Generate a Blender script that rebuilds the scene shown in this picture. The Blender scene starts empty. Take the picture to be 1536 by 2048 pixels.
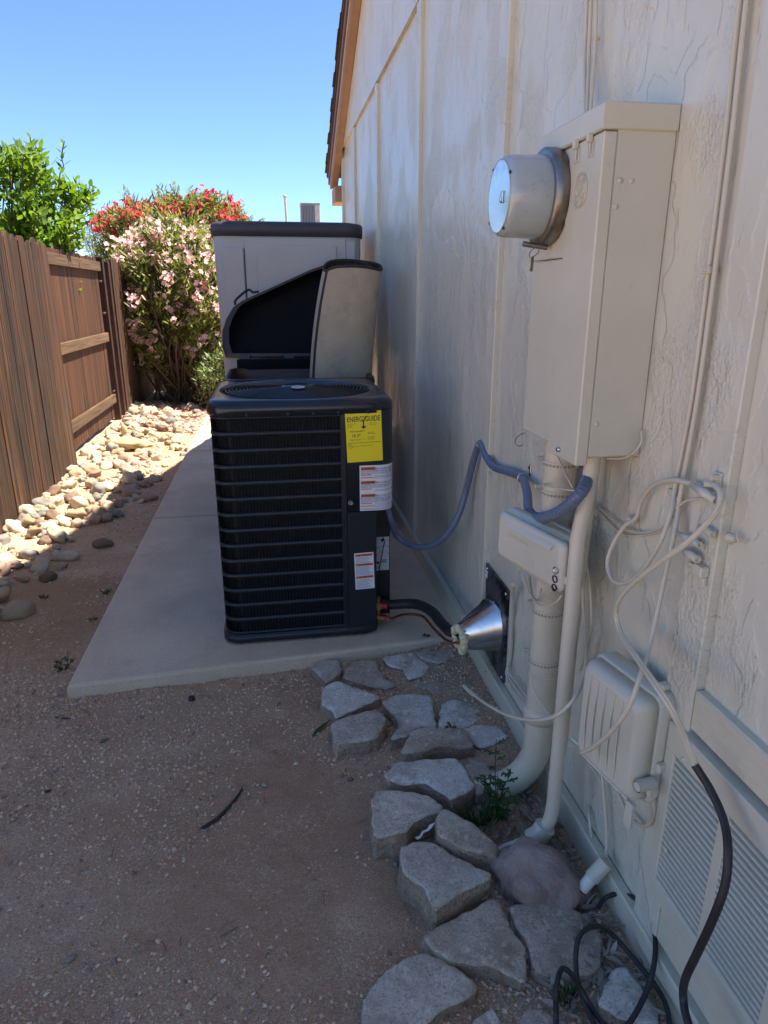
import bpy, math, random
import numpy as np
from mathutils import Vector, noise as mnoise, Matrix
random.seed(7); rng = np.random.default_rng(7)
sc = bpy.context.scene
col = sc.collection
R = math.radians

# ------------------------------------------------------------------ camera
CAM = np.array([0.0, 0.0, 1.5]); PITCH = math.atan(434/1354.0); YAW = R(9.38)
FWD = np.array([math.sin(YAW)*math.cos(PITCH), math.cos(YAW)*math.cos(PITCH), -math.sin(PITCH)])
RGT = np.array([math.cos(YAW), -math.sin(YAW), 0.0]); UPV = np.cross(RGT, FWD)
cd = bpy.data.cameras.new('camera'); cam = bpy.data.objects.new('camera', cd); col.objects.link(cam)
cd.sensor_fit = 'VERTICAL'; cd.sensor_height = 36.0; cd.lens = 1354/2048*36.0
cd.clip_start = 0.02; cd.clip_end = 2000
cam.matrix_world = Matrix(((RGT[0], UPV[0], -FWD[0], CAM[0]), (RGT[1], UPV[1], -FWD[1], CAM[1]), (RGT[2], UPV[2], -FWD[2], CAM[2]), (0, 0, 0, 1)))
sc.camera = cam

# ------------------------------------------------------------------ sky, sun, exposure
SUN = Vector((0.475, 0.05, 1.0)).normalized()          # towards the sun
wd = bpy.data.worlds.new('World'); sc.world = wd; wd.use_nodes = True
nt = wd.node_tree; sky = nt.nodes.new('ShaderNodeTexSky'); sky.sky_type = 'NISHITA'; sky.sun_disc = False
sky.sun_elevation = math.asin(SUN.z); sky.sun_rotation = math.atan2(SUN.x, SUN.y)
sky.air_density = 0.9; sky.dust_density = 0.0; sky.ozone_density = 6.5; sky.altitude = 2400
bg = nt.nodes['Background']; bg.inputs['Strength'].default_value = 0.100
nt.links.new(sky.outputs[0], bg.inputs['Color'])
sl = bpy.data.lights.new('sun', 'SUN'); sl.energy = 5.0; sl.angle = R(0.53); sl.color = (1.0, 0.91, 0.76)
so = bpy.data.objects.new('sun', sl); col.objects.link(so); so.rotation_euler = SUN.to_track_quat('Z', 'Y').to_euler(); so.location = (6, 2, 12)
vs = sc.view_settings; vs.view_transform = 'Standard'; vs.look = 'None'; vs.gamma = 1; vs.exposure = 1.52
vs.use_curve_mapping = False
sc.cycles.use_denoising = True

# ------------------------------------------------------------------ helpers: places
W = 0.811                                             # plane of the house wall
def ray(px, py): return FWD + RGT*(px-768)/1354.0 - UPV*(py-1024)/1354.0
def onx(px, py, X): d = ray(px, py); return Vector(CAM + d*((X-CAM[0])/d[0]))
def ony(px, py, Y): d = ray(px, py); return Vector(CAM + d*((Y-CAM[1])/d[1]))
def onz(px, py, z=0.0): d = ray(px, py); return Vector(CAM + d*((z-CAM[2])/d[2]))
def wp(px, py, d=0.0): return onx(px, py, W-d)
def onplane(px, py, P0, n):
    d = Vector(ray(px, py)); c = Vector(CAM); n = Vector(n); return c + d*((Vector(P0)-c).dot(n)/d.dot(n))
def sm(a, b, x):
    t = min(1, max(0, (x-a)/(b-a))); return t*t*(3-2*t)
def gh(x, y):                                         # height of the soil
    n = mnoise.noise((x*1.3, y*1.3, 0.3))*0.014 + mnoise.noise((x*5, y*5, 2.1))*0.007 + mnoise.noise((x*17, y*17, 5.0))*0.0035
    n += (abs(mnoise.noise((x*7, y*7, 8.0)))+abs(mnoise.noise((x*15, y*15, 3.0)))*.6)*.008
    return n + 0.03*sm(0.35, 0.8, x) + 0.05*sm(-1.15, -1.75, x) - 0.012

# ------------------------------------------------------------------ helpers: meshes
class MB:
    def __init__(s): s.v = []; s.f = []; s.sm = []; s.mi = []
    def add(s, vs_, fs, smooth=False, mi=0):
        o = len(s.v); s.v += [tuple(p) for p in vs_]
        for f in fs: s.f.append([i+o for i in f]); s.sm.append(smooth); s.mi.append(mi)
        return s
    def box(s, a, b, bev=0.0, mi=0):
        x0, y0, z0 = [min(a[i], b[i]) for i in range(3)]; x1, y1, z1 = [max(a[i], b[i]) for i in range(3)]
        if bev <= 0:
            return s.add([(x0,y0,z0),(x1,y0,z0),(x1,y1,z0),(x0,y1,z0),(x0,y0,z1),(x1,y0,z1),(x1,y1,z1),(x0,y1,z1)],
                  [(0,3,2,1),(4,5,6,7),(0,1,5,4),(1,2,6,5),(2,3,7,6),(3,0,4,7)], mi=mi)
        return s.rbox((x0,y0,z0), (x1,y1,z1), bev, mi)
    def rbox(s, a, b, r, mi=0):                       # box with chamfered edges
        x0,y0,z0 = a; x1,y1,z1 = b; r = min(r, (x1-x0)*.49, (y1-y0)*.49, (z1-z0)*.49); V = []; idx = {}
        for ix in (0,1):
            for iy in (0,1):
                for iz in (0,1):
                    c = ((x0,x1)[ix], (y0,y1)[iy], (z0,z1)[iz]); g = ((r,-r)[ix], (r,-r)[iy], (r,-r)[iz])
                    for k in range(3):
                        p = [c[j]+(0 if j == k else g[j]) for j in range(3)]
                        idx[(ix,iy,iz,k)] = len(V); V.append(p)
        F = []
        for k in range(3):
            a_, b_ = [j for j in range(3) if j != k]
            for sgn in (0,1):
                q = []
                for (i,j) in ((0,0),(1,0),(1,1),(0,1)):
                    t = [0,0,0]; t[k] = sgn; t[a_] = i; t[b_] = j; q.append(idx[(*t,k)])
                F.append(q if (sgn == 1) == (k != 1) else q[::-1])
        for k in range(3):                            # edges along k
            a_, b_ = [j for j in range(3) if j != k]
            for i in (0,1):
                for j in (0,1):
                    t0 = [0,0,0]; t0[a_] = i; t0[b_] = j; t1 = list(t0); t1[k] = 1
                    F.append([idx[(*t0,a_)], idx[(*t1,a_)], idx[(*t1,b_)], idx[(*t0,b_)]])
        for ix in (0,1):
            for iy in (0,1):
                for iz in (0,1): F.append([idx[(ix,iy,iz,k)] for k in range(3)])
        return s.add(V, F, mi=mi)
    def prism(s, pts, z0, z1, mi=0):                  # plan polygon pulled up
        n = len(pts); V = [(p[0],p[1],z0) for p in pts]+[(p[0],p[1],z1) for p in pts]
        return s.add(V, [list(range(n))[::-1], list(range(n,2*n))]+[(i,(i+1)%n,n+(i+1)%n,n+i) for i in range(n)], mi=mi)
    def plate(s, pts3, off):                          # polygon in space pulled along a vector
        n = len(pts3); o = Vector(off); P = [Vector(p) for p in pts3]
        return s.add([tuple(p) for p in P]+[tuple(p+o) for p in P], [list(range(n)), list(range(n,2*n))[::-1]]+[(i,n+i,n+(i+1)%n,(i+1)%n) for i in range(n)])
    def tube(s, pts, r, seg=10, mi=0, caps=True, flat=1.0):
        P = [Vector(p) for p in pts]; n = len(P); rr = r if isinstance(r, (list, tuple)) else [r]*n
        T = [(P[min(i+1,n-1)]-P[max(i-1,0)]).normalized() for i in range(n)]
        up = Vector((0,0,1)) if abs(T[0].z) < .9 else Vector((1,0,0)); N = (up - T[0]*up.dot(T[0])).normalized(); V = []
        for i in range(n):
            N = (N - T[i]*N.dot(T[i])); N = N.normalized() if N.length > 1e-6 else T[i].orthogonal().normalized()
            B = T[i].cross(N)
            for k in range(seg):
                a = 2*math.pi*k/seg; V.append(P[i] + (N*math.cos(a)*flat + B*math.sin(a))*rr[i])
        F = [(i*seg+k, i*seg+(k+1)%seg, (i+1)*seg+(k+1)%seg, (i+1)*seg+k) for i in range(n-1) for k in range(seg)]
        s.add(V, F, True, mi)
        if caps:
            s.add([V[k] for k in range(seg)], [list(range(seg))[::-1]], False, mi); s.add([V[(n-1)*seg+k] for k in range(seg)], [list(range(seg))], False, mi)
        return s
    def lathe(s, prof, origin, axis, seg=32, smooth=True, mi=0):   # prof: (distance along axis, radius)
        ax = Vector(axis).normalized(); N = ax.orthogonal().normalized(); B = ax.cross(N); O = Vector(origin); V = []
        for (h, r) in prof:
            for k in range(seg):
                a = 2*math.pi*k/seg; V.append(O + ax*h + (N*math.cos(a)+B*math.sin(a))*max(r, 1e-5))
        m = len(prof)
        return s.add(V, [(i*seg+k, i*seg+(k+1)%seg, (i+1)*seg+(k+1)%seg, (i+1)*seg+k) for i in range(m-1) for k in range(seg)], smooth, mi)
    def build(s, name, mat_, parent=None, label=None):
        me = bpy.data.meshes.new(name); me.from_pydata(s.v, [], s.f)
        for m_ in (mat_ if isinstance(mat_, (list, tuple)) else [mat_]): me.materials.append(m_)
        me.polygons.foreach_set('use_smooth', s.sm); me.polygons.foreach_set('material_index', s.mi); me.update()
        return link(name, me, parent, label)
def link(name, me, parent=None, label=None):
    o = bpy.data.objects.new(name, me); col.objects.link(o)
    if parent is not None: o.parent = parent
    if label: o['label'] = label
    return o
def fixn(o):                                          # make normals consistent
    import bmesh
    bm = bmesh.new(); bm.from_mesh(o.data); bmesh.ops.remove_doubles(bm, verts=bm.verts, dist=1e-5); bmesh.ops.recalc_face_normals(bm, faces=bm.faces); bm.to_mesh(o.data); bm.free(); return o
def tag(o, label=None, cat=None, group=None, kind=None):
    if label: o['label'] = label
    if cat: o['category'] = cat
    if group: o['group'] = group
    if kind: o['kind'] = kind
    return o
def thing(name, label, cat, group=None):
    o = bpy.data.objects.new(name, None); col.objects.link(o); o.empty_display_size = .1
    return tag(o, label, cat, group)
def cat_rom(pts, n=8):
    P = [Vector(p) for p in pts]; P = [P[0]*2-P[1]]+P+[P[-1]*2-P[-2]]; out = []
    for i in range(1, len(P)-2):
        a, b, c, d = P[i-1:i+3]
        for k in range(n):
            t = k/n; out.append(.5*((2*b)+(c-a)*t+(2*a-5*b+4*c-d)*t*t+(3*b-a-3*c+d)*t*t*t))
    out.append(P[-2]); return out
def text2d(s, size, bold=0.0, align='LEFT', shear=0.0):
    cu = bpy.data.curves.new('t', 'FONT'); cu.body = s; cu.size = size; cu.offset = bold*size; cu.align_x = align; cu.resolution_u = 3; cu.shear = shear
    o = bpy.data.objects.new('t', cu); col.objects.link(o); dg = bpy.context.evaluated_depsgraph_get()
    me = bpy.data.meshes.new_from_object(o.evaluated_get(dg)); V = [tuple(v.co) for v in me.vertices]; F = [list(p.vertices) for p in me.polygons]
    bpy.data.objects.remove(o); bpy.data.curves.remove(cu); bpy.data.meshes.remove(me); return V, F

# ------------------------------------------------------------------ helpers: materials
def ramp(nt, fac, stops):
    r = nt.nodes.new('ShaderNodeValToRGB'); e = r.color_ramp.elements
    while len(e) < len(stops): e.new(.5)
    for i, (p, c) in enumerate(stops): e[i].position = p; e[i].color = (*c, 1) if len(c) == 3 else c
    nt.links.new(fac, r.inputs[0]); return r.outputs[0]
def mixc(nt, fac, a, b, mode='MIX'):
    m = nt.nodes.new('ShaderNodeMix'); m.data_type = 'RGBA'; m.blend_type = mode
    for sock, v in ((m.inputs[0], fac), (m.inputs[6], a), (m.inputs[7], b)):
        if isinstance(v, (int, float)): sock.default_value = v
        elif isinstance(v, tuple): sock.default_value = (*v, 1)
        else: nt.links.new(v, sock)
    return m.outputs[2]
def noise_n(nt, vec, scale, detail=5, rough=.6, dist=0.0):
    n = nt.nodes.new('ShaderNodeTexNoise'); n.inputs['Scale'].default_value = scale; n.inputs['Detail'].default_value = detail
    n.inputs['Roughness'].default_value = rough; n.inputs['Distortion'].default_value = dist; nt.links.new(vec, n.inputs['Vector']); return n.outputs['Fac']
def mapping(nt, vec, sc_):
    m = nt.nodes.new('ShaderNodeMapping'); m.inputs['Scale'].default_value = sc_; nt.links.new(vec, m.inputs['Vector']); return m.outputs[0]
def bump_n(nt, h, strength, dist, prev=None):
    b = nt.nodes.new('ShaderNodeBump'); b.inputs['Strength'].default_value = strength; b.inputs['Distance'].default_value = dist
    nt.links.new(h, b.inputs['Height'])
    if prev is not None: nt.links.new(prev, b.inputs['Normal'])
    return b.outputs[0]
def M(name, c1, c2=None, scale=6.0, rough=.6, metal=0.0, bump=0.0, bscale=80.0, bdist=.004, stretch=(1,1,1), rnd=0.0, speck=None, dirt=None, obj=False, lo=.36, hi=.64, spec=.5, rvar=0.0, trans=0.0, coat=0.0, grain=None, streak=None):
    m = bpy.data.materials.new(name); m.use_nodes = True; nt = m.node_tree; b = nt.nodes['Principled BSDF']
    if obj: pos = nt.nodes.new('ShaderNodeTexCoord').outputs['Object']
    else: pos = nt.nodes.new('ShaderNodeNewGeometry').outputs['Position']
    v = mapping(nt, pos, stretch) if stretch != (1,1,1) else pos
    c2 = c2 or tuple(x*.82 for x in c1); nf = noise_n(nt, v, scale)
    c = ramp(nt, nf, [(lo, c1), (hi, c2)])
    if speck:
        sscale, scol, amt = speck; vo = nt.nodes.new('ShaderNodeTexVoronoi'); vo.inputs['Scale'].default_value = sscale; nt.links.new(pos, vo.inputs['Vector'])
        sep = nt.nodes.new('ShaderNodeSeparateColor'); nt.links.new(vo.outputs['Color'], sep.inputs[0])
        f = ramp(nt, sep.outputs[0], [(amt, (0,0,0)), (min(1, amt+.02), (1,1,1))])
        g = ramp(nt, vo.outputs['Distance'], [(.35, (1,1,1)), (.5, (0,0,0))]); c = mixc(nt, mixc(nt, 1.0, f, g, 'MULTIPLY'), c, scol)
    if dirt:
        dscale, dcol, dlo, dhi = dirt; c = mixc(nt, ramp(nt, noise_n(nt, pos, dscale, 8, .7), [(dlo, (0,0,0)), (dhi, (1,1,1))]), c, dcol)
    for gs in (grain or ()):
        c = mixc(nt, ramp(nt, noise_n(nt, pos, gs[0], 3, .65), [(gs[2], (0,0,0)), (gs[3], (1,1,1))]), c, gs[1])
    for st_ in (streak or ()):
        c = mixc(nt, ramp(nt, noise_n(nt, mapping(nt, pos, st_[0]), 1.0, 5, .65, .4), [(st_[2], (0,0,0)), (st_[3], (1,1,1))]), c, st_[1])
    if rnd:
        oi = nt.nodes.new('ShaderNodeObjectInfo'); hs = nt.nodes.new('ShaderNodeHueSaturation'); mr = nt.nodes.new('ShaderNodeMapRange')
        mr.inputs[3].default_value = 1-rnd; mr.inputs[4].default_value = 1+rnd; nt.links.new(oi.outputs['Random'], mr.inputs[0]); nt.links.new(mr.outputs[0], hs.inputs['Value']); nt.links.new(c, hs.inputs['Color']); c = hs.outputs[0]
    nt.links.new(c, b.inputs['Base Color']); b.inputs['Roughness'].default_value = rough; b.inputs['Metallic'].default_value = metal; b.inputs['Specular IOR Level'].default_value = spec
    if rvar:
        mr = nt.nodes.new('ShaderNodeMapRange'); mr.inputs[3].default_value = rough-rvar; mr.inputs[4].default_value = rough+rvar; nt.links.new(noise_n(nt, pos, 9, 6), mr.inputs[0]); nt.links.new(mr.outputs[0], b.inputs['Roughness'])
    if trans: b.inputs['Transmission Weight'].default_value = trans
    if coat: b.inputs['Coat Weight'].default_value = coat; b.inputs['Coat Roughness'].default_value = .1
    if bump: nt.links.new(bump_n(nt, noise_n(nt, v, bscale, 6, .65), bump, bdist), b.inputs['Normal'])
    return m
def m_wall():
    m = bpy.data.materials.new('house_paint'); m.use_nodes = True; nt = m.node_tree; b = nt.nodes['Principled BSDF']
    pos = nt.nodes.new('ShaderNodeNewGeometry').outputs['Position']
    base = ramp(nt, noise_n(nt, pos, 2.2, 6), [(.35, (.67,.645,.525)), (.65, (.63,.60,.485))])
    streak = noise_n(nt, mapping(nt, pos, (1, 26, 3.0)), 1.0, 7, .7, .6)
    base = mixc(nt, ramp(nt, streak, [(.60, (0,0,0)), (.76, (.28,.28,.28))]), base, (.43,.37,.26))
    dash = noise_n(nt, mapping(nt, pos, (1, 55, 11)), 1.0, 4, .6, .8); base = mixc(nt, ramp(nt, dash, [(.69, (0,0,0)), (.75, (.5,.5,.5))]), base, (.32,.25,.17))
    nt.links.new(base, b.inputs['Base Color']); b.inputs['Roughness'].default_value = .29; b.inputs['Specular IOR Level'].default_value = .5
    # trowelled relief: soft plateaus with torn edges, patches of fine stipple between them
    warp = nt.nodes.new('ShaderNodeTexNoise'); warp.inputs['Scale'].default_value = 7; warp.inputs['Detail'].default_value = 6; nt.links.new(pos, warp.inputs['Vector'])
    add = nt.nodes.new('ShaderNodeVectorMath'); add.operation = 'MULTIPLY_ADD'; nt.links.new(warp.outputs['Color'], add.inputs[0]); add.inputs[1].default_value = (.16, .16, .16); nt.links.new(pos, add.inputs[2])
    plate = noise_n(nt, mapping(nt, add.outputs[0], (1, 7.5, 3.6)), 1.0, 2, .45)
    edge = ramp(nt, plate, [(.36, (0,0,0)), (.385, (.5,.5,.5)), (.52, (.5,.5,.5)), (.545, (1,1,1))])
    patch = ramp(nt, noise_n(nt, mapping(nt, pos, (1, 4.0, 2.6)), 1.0, 3, .55), [(.50, (0,0,0)), (.58, (1,1,1))])
    stip = mixc(nt, 1.0, patch, noise_n(nt, mapping(nt, pos, (1, 120, 75)), 1.0, 3, .6), 'MULTIPLY')
    n1 = bump_n(nt, noise_n(nt, mapping(nt, pos, (1, 9, 5)), 1.0, 4, .5), .36, .007)
    n2 = bump_n(nt, stip, 1.0, .0065, n1); n3 = bump_n(nt, edge, .85, .0045, n2); n3 = bump_n(nt, ramp(nt, dash, [(.64, (1,1,1)), (.72, (0,0,0))]), .7, .003, n3)
    nt.links.new(n3, b.inputs['Normal']); return m
def m_ground():
    m = bpy.data.materials.new('soil'); m.use_nodes = True; nt = m.node_tree; b = nt.nodes['Principled BSDF']
    pos = nt.nodes.new('ShaderNodeNewGeometry').outputs['Position']
    big = noise_n(nt, pos, 1.1, 5, .6); med = noise_n(nt, pos, 9, 8, .7); fine = noise_n(nt, pos, 160, 4, .7)
    c = ramp(nt, big, [(.34, (.69,.49,.335)), (.46, (.55,.355,.23)), (.54, (.49,.305,.195)), (.66, (.68,.48,.33))])
    c = mixc(nt, ramp(nt, noise_n(nt, pos, 3.2, 6, .65), [(.55, (0,0,0)), (.70, (.6,.6,.6))]), c, (.43,.275,.165))
    for (px_, py_, rad, dcol, amt) in ((-.12, 1.72, .62, (.44,.26,.155), .8), (-1.2, 3.3, .8, (.38,.215,.115), .8), (.35, 1.0, .35, (.36,.225,.13), .7), (-.55, 1.25, .28, (.42,.25,.14), .6)):
        ds = nt.nodes.new('ShaderNodeVectorMath'); ds.operation = 'DISTANCE'; nt.links.new(pos, ds.inputs[0]); ds.inputs[1].default_value = (px_, py_, 0)
        ad = nt.nodes.new('ShaderNodeMath'); ad.operation = 'MULTIPLY_ADD'; nt.links.new(noise_n(nt, pos, 4.5, 7, .7), ad.inputs[0]); ad.inputs[1].default_value = .9; nt.links.new(ds.outputs['Value'], ad.inputs[2])
        c = mixc(nt, ramp(nt, ad.outputs[0], [(rad*.75+.2, (amt, amt, amt)), (min(1, rad+.36), (0,0,0))]), c, dcol)
    c = mixc(nt, ramp(nt, fine, [(.40, (.75,.75,.75)), (.50, (0,0,0))]), c, (.36,.22,.125))
    c = mixc(nt, ramp(nt, noise_n(nt, pos, 420, 2, .6), [(.56, (0,0,0)), (.66, (.8,.8,.8))]), c, (.72,.55,.37))
    vo = nt.nodes.new('ShaderNodeTexVoronoi'); vo.inputs['Scale'].default_value = 250; nt.links.new(pos, vo.inputs['Vector'])
    sep = nt.nodes.new('ShaderNodeSeparateColor'); nt.links.new(vo.outputs['Color'], sep.inputs[0])
    g = mixc(nt, 1.0, ramp(nt, sep.outputs[0], [(.80, (0,0,0)), (.84, (1,1,1))]), ramp(nt, noise_n(nt, pos, 2.3, 7, .7), [(.40, (.12,.12,.12)), (.60, (1,1,1))]), 'MULTIPLY')
    c = mixc(nt, g, c, ramp(nt, sep.outputs[1], [(0, (.50,.365,.235)), (1, (.76,.62,.45))]))
    nt.links.new(c, b.inputs['Base Color']); b.inputs['Roughness'].default_value = .95; b.inputs['Specular IOR Level'].default_value = .2
    n1 = bump_n(nt, med, .8, .018); n2 = bump_n(nt, fine, .9, .006, n1); n3 = bump_n(nt, vo.outputs['Distance'], .6, .004, n2)
    nt.links.new(n3, b.inputs['Normal']); return m
def m_leaf(name, c1, c2, rough=.4, tr=.35):
    m = bpy.data.materials.new(name); m.use_nodes = True; nt = m.node_tree; b = nt.nodes['Principled BSDF']; out = nt.nodes['Material Output']
    pos = nt.nodes.new('ShaderNodeNewGeometry'); rnd = pos.outputs['Random Per Island']
    c = ramp(nt, rnd, [(0, c1), (.6, c2), (1, tuple(x*1.25 for x in c2))]); nt.links.new(c, b.inputs['Base Color']); b.inputs['Roughness'].default_value = rough
    t = nt.nodes.new('ShaderNodeBsdfTranslucent'); nt.links.new(c, t.inputs['Color']); mx = nt.nodes.new('ShaderNodeMixShader'); mx.inputs[0].default_value = tr
    nt.links.new(b.outputs[0], mx.inputs[1]); nt.links.new(t.outputs[0], mx.inputs[2]); nt.links.new(mx.outputs[0], out.inputs['Surface']); return m

WALL = m_wall(); SOIL = m_ground()
TRIM = M('trim_paint', (.66,.61,.47), (.61,.56,.43), 3, .42, bump=.5, bscale=1.0, bdist=.004, stretch=(60, 10, 60))
BOXP = M('utility_paint', (.62,.59,.475), (.57,.545,.435), 5, .40, bump=.12, bscale=240, bdist=.001, dirt=(14, (.42,.38,.31), .62, .80))
PIPEP = M('pipe_paint', (.63,.58,.455), (.58,.53,.41), 6, .38, bump=.15, bscale=70, bdist=.002, dirt=(18, (.36,.31,.25), .64, .82))
CONC = M('concrete', (.70,.555,.40), (.59,.46,.33), 2.6, .9, grain=((230, (.44,.34,.25), .55, .68), (1.6, (.50,.40,.30), .52, .72)), streak=(((5, .8, 5), (.52,.42,.32), .58, .72),), bump=.5, bscale=190, bdist=.003, speck=(260, (.80,.72,.60), .9), dirt=(5, (.40,.30,.22), .58, .82))
ACM = M('charcoal_metal', (.015,.018,.023), (.019,.022,.028), 4, .33, rvar=.06, spec=.4, bump=.05, bscale=300, bdist=.0006, dirt=(22, (.05,.045,.04), .66, .85))
ACT = M('charcoal_cover', (.012,.015,.022), (.015,.018,.025), 4, .20, rvar=.05, dirt=(16, (.06,.055,.05), .66, .85))
ACD = M('coil_black', (.006,.006,.007), None, 30, .6)
BLK = M('black_plastic', (.012,.012,.013), (.018,.018,.019), 8, .42, bump=.1, bscale=200, bdist=.001)
BLKR = M('black_rubber', (.016,.015,.016), (.028,.027,.028), 20, .5, dirt=(40, (.10,.085,.07), .62, .80))
YEL = M('label_yellow', (.86,.72,.012), (.82,.68,.012), 4, .45)
WHT = M('label_white', (.78,.79,.80), (.74,.75,.76), 4, .42)
SILV = M('label_silver', (.60,.62,.63), (.55,.57,.58), 4, .35)
ORG = M('label_orange', (.72,.17,.03), (.70,.16,.03), 4, .45)
INK = M('ink', (.012,.012,.012), None, 4, .5)
INKB = M('ink_blue', (.10,.16,.33), None, 4, .5)
BRASS = M('brass', (.55,.40,.16), (.45,.32,.12), 60, .35, metal=1)
REDC = M('red_cap', (.55,.02,.02), None, 20, .4)
COPPER = M('copper', (.62,.26,.13), (.42,.16,.08), 40, .35, metal=1)
GALV = M('galvanized', (.62,.64,.66), (.50,.52,.54), 30, .26, metal=1, bump=.05, bscale=90, bdist=.001, rvar=.06)
GALVD = M('old_zinc', (.36,.35,.33), (.24,.225,.20), 14, .42, metal=.9, dirt=(20, (.17,.12,.08), .5, .75))
TAPE = M('flashing', (.20,.21,.225), (.10,.105,.115), 9, .38, metal=.7, bump=.4, bscale=14, bdist=.004, dirt=(12, (.02,.02,.023), .50, .56))
FOAM = M('spray_foam', (.74,.66,.42), (.62,.52,.30), 30, .8, bump=.6, bscale=60, bdist=.006)
BLUE = M('blue_grey_conduit', (.135,.17,.25), (.12,.15,.225), 10, .38, dirt=(25, (.20,.21,.24), .62, .85))
GREYC = M('grey_fitting', (.045,.05,.065), (.06,.065,.08), 10, .45)
GLASS = M('meter_shell', (.40,.45,.46), (.33,.38,.395), 7, .16, dirt=(24, (.24,.22,.19), .58, .80), coat=.5)
MFACE = M('meter_face', (.66,.70,.71), (.56,.60,.62), 6, .12, metal=.8, dirt=(14, (.42,.44,.44), .52, .72))
PVC = M('white_pvc', (.74,.72,.66), (.68,.65,.58), 10, .4, dirt=(20, (.42,.36,.29), .55, .8))
HOLE = M('strap_hole_shade', (.38,.33,.25), None, 9, .7)
WOODN = M('fence_wood', (.088,.032,.0085), (.010,.005,.003), 1.0, .82, bump=1.0, bscale=2.0, bdist=.010, stretch=(36, 36, .8), rnd=.35, dirt=(3.5, (.050,.036,.027), .50, .74), lo=.42, hi=.62, streak=(((16, 16, .45), (.010,.006,.004), .54, .64), ((22, 22, .7), (.17,.092,.042), .60, .74)))
WOODG = M('gate_wood', (.105,.036,.0085), (.026,.009,.0035), 1.0, .76, bump=.9, bscale=2.0, bdist=.007, stretch=(34, 34, .8), rnd=.25, lo=.40, hi=.62, streak=(((16, 16, .5), (.016,.007,.004), .56, .66), ((24, 24, .9), (.20,.10,.045), .60, .74)))
WOODR = M('rail_wood', (.15,.088,.044), (.07,.038,.019), 1.0, .78, bump=.6, bscale=1.0, bdist=.004, stretch=(50, 2.2, 50), rnd=.12)
STEEL = M('rusty_post', (.065,.024,.016), (.035,.016,.012), 8, .6, dirt=(20, (.14,.06,.03), .6, .85))
EAVE = M('eave_board', (.46,.27,.15), (.38,.21,.11), 6, .6, bump=.3, bscale=40, bdist=.003)
EAVED = M('fascia_brown', (.17,.085,.06), (.13,.065,.045), 6, .6, bump=.3, bscale=40, bdist=.003)
EAVEP = M('fascia_trim', (.42,.30,.26), (.36,.26,.22), 6, .55)
SHING = M('shingle', (.075,.055,.045), (.045,.034,.03), 40, .9, bump=.6, bscale=220, bdist=.003, rnd=.3)
SHEDG = M('shed_resin', (.50,.485,.465), (.47,.455,.435), 3, .5, bump=.15, bscale=160, bdist=.001)
SHEDL = M('shed_lid', (.045,.045,.055), (.055,.055,.066), 5, .5, bump=.15, bscale=160, bdist=.001)
BINB = M('brown_bin', (.055,.030,.022), (.045,.025,.019), 5, .36, bump=.1, bscale=160, bdist=.001)
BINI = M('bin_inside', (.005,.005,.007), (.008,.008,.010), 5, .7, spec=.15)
RUG = M('rug_backing', (.56,.465,.325), (.47,.385,.265), 5, .95, bump=.9, bscale=150, bdist=.004, dirt=(9, (.33,.30,.25), .5, .75))
RUGD = M('rug_pile', (.020,.019,.020), (.035,.032,.03), 40, .95, bump=.8, bscale=130, bdist=.006)
BIND = M('rug_binding', (.05,.036,.03), None, 60, .9)
def stone_mat(n, c1, c2, sp, d): return M(n, c1, c2, 11, .92, bump=1.0, bscale=85, bdist=.010, speck=(300, sp, .90), dirt=(7, d, .50, .66), rnd=.12, lo=.40, hi=.60, grain=((150, tuple(x*.62 for x in c2), .54, .66), (40, tuple(x*1.12 for x in c1), .56, .70)))
STONES = [stone_mat('stone_grey', (.66,.58,.465), (.52,.445,.35), (.80,.72,.60), (.38,.27,.18)), stone_mat('stone_pale', (.80,.75,.645), (.66,.60,.50), (.84,.79,.69), (.44,.33,.225)), stone_mat('stone_brown', (.60,.495,.38), (.46,.365,.275), (.78,.68,.55), (.35,.24,.16))]
STONE_SIDE = M('stone_side', (.42,.325,.235), (.27,.19,.13), 9, .95, bump=1.0, bscale=60, bdist=.010, grain=((120, (.20,.14,.095), .52, .64), (30, (.50,.40,.30), .58, .72)))  # side faces of the stepping stones, a darker brown than their tops
BOULD = M('boulder', (.29,.185,.145), (.40,.315,.265), 7, .50, bump=1.0, bscale=22, bdist=.022, dirt=(9, (.40,.37,.36), .60, .74))
RK = [M('rock_'+n, c, tuple(x*.75 for x in c), 20, .8, bump=.4, bscale=50, bdist=.004, obj=True, rnd=.2) for n, c in (('cream', (.52,.44,.32)), ('tan', (.40,.30,.19)), ('pink', (.40,.27,.20)), ('grey', (.27,.25,.225)), ('brown', (.20,.13,.09)))]
YROCK = M('ochre_rock', (.56,.44,.24), (.44,.33,.17), 12, .85, bump=.6, bscale=30, bdist=.01)
LITTER = m_leaf('dry_leaf', (.16,.12,.09), (.34,.30,.25), .8, .1)
GRAV = m_leaf('gravel_grain', (.40,.27,.155), (.62,.475,.32), .9, .0)
OLEAF = m_leaf('oleander_leaf', (.08,.13,.02), (.25,.29,.055), .55, .45)
CLEAF = m_leaf('citrus_leaf', (.05,.125,.006), (.17,.29,.012), .58, .45)
WLEAF = m_leaf('weed_leaf', (.03,.065,.018), (.055,.11,.03), .5, .3)
FLEAF = m_leaf('far_leaf', (.13,.15,.07), (.22,.24,.12), .6, .3)
PINKF = m_leaf('pink_petal', (.86,.42,.44), (.92,.62,.62), .6, .35)
REDF = m_leaf('crimson_petal', (.50,.015,.035), (.66,.03,.06), .6, .3)
PETAL = m_leaf('fallen_petal', (.34,.06,.07), (.55,.22,.22), .8, .1)
BARK = M('bark', (.13,.09,.06), (.08,.055,.038), 30, .9, bump=.6, bscale=60, bdist=.006)
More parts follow.
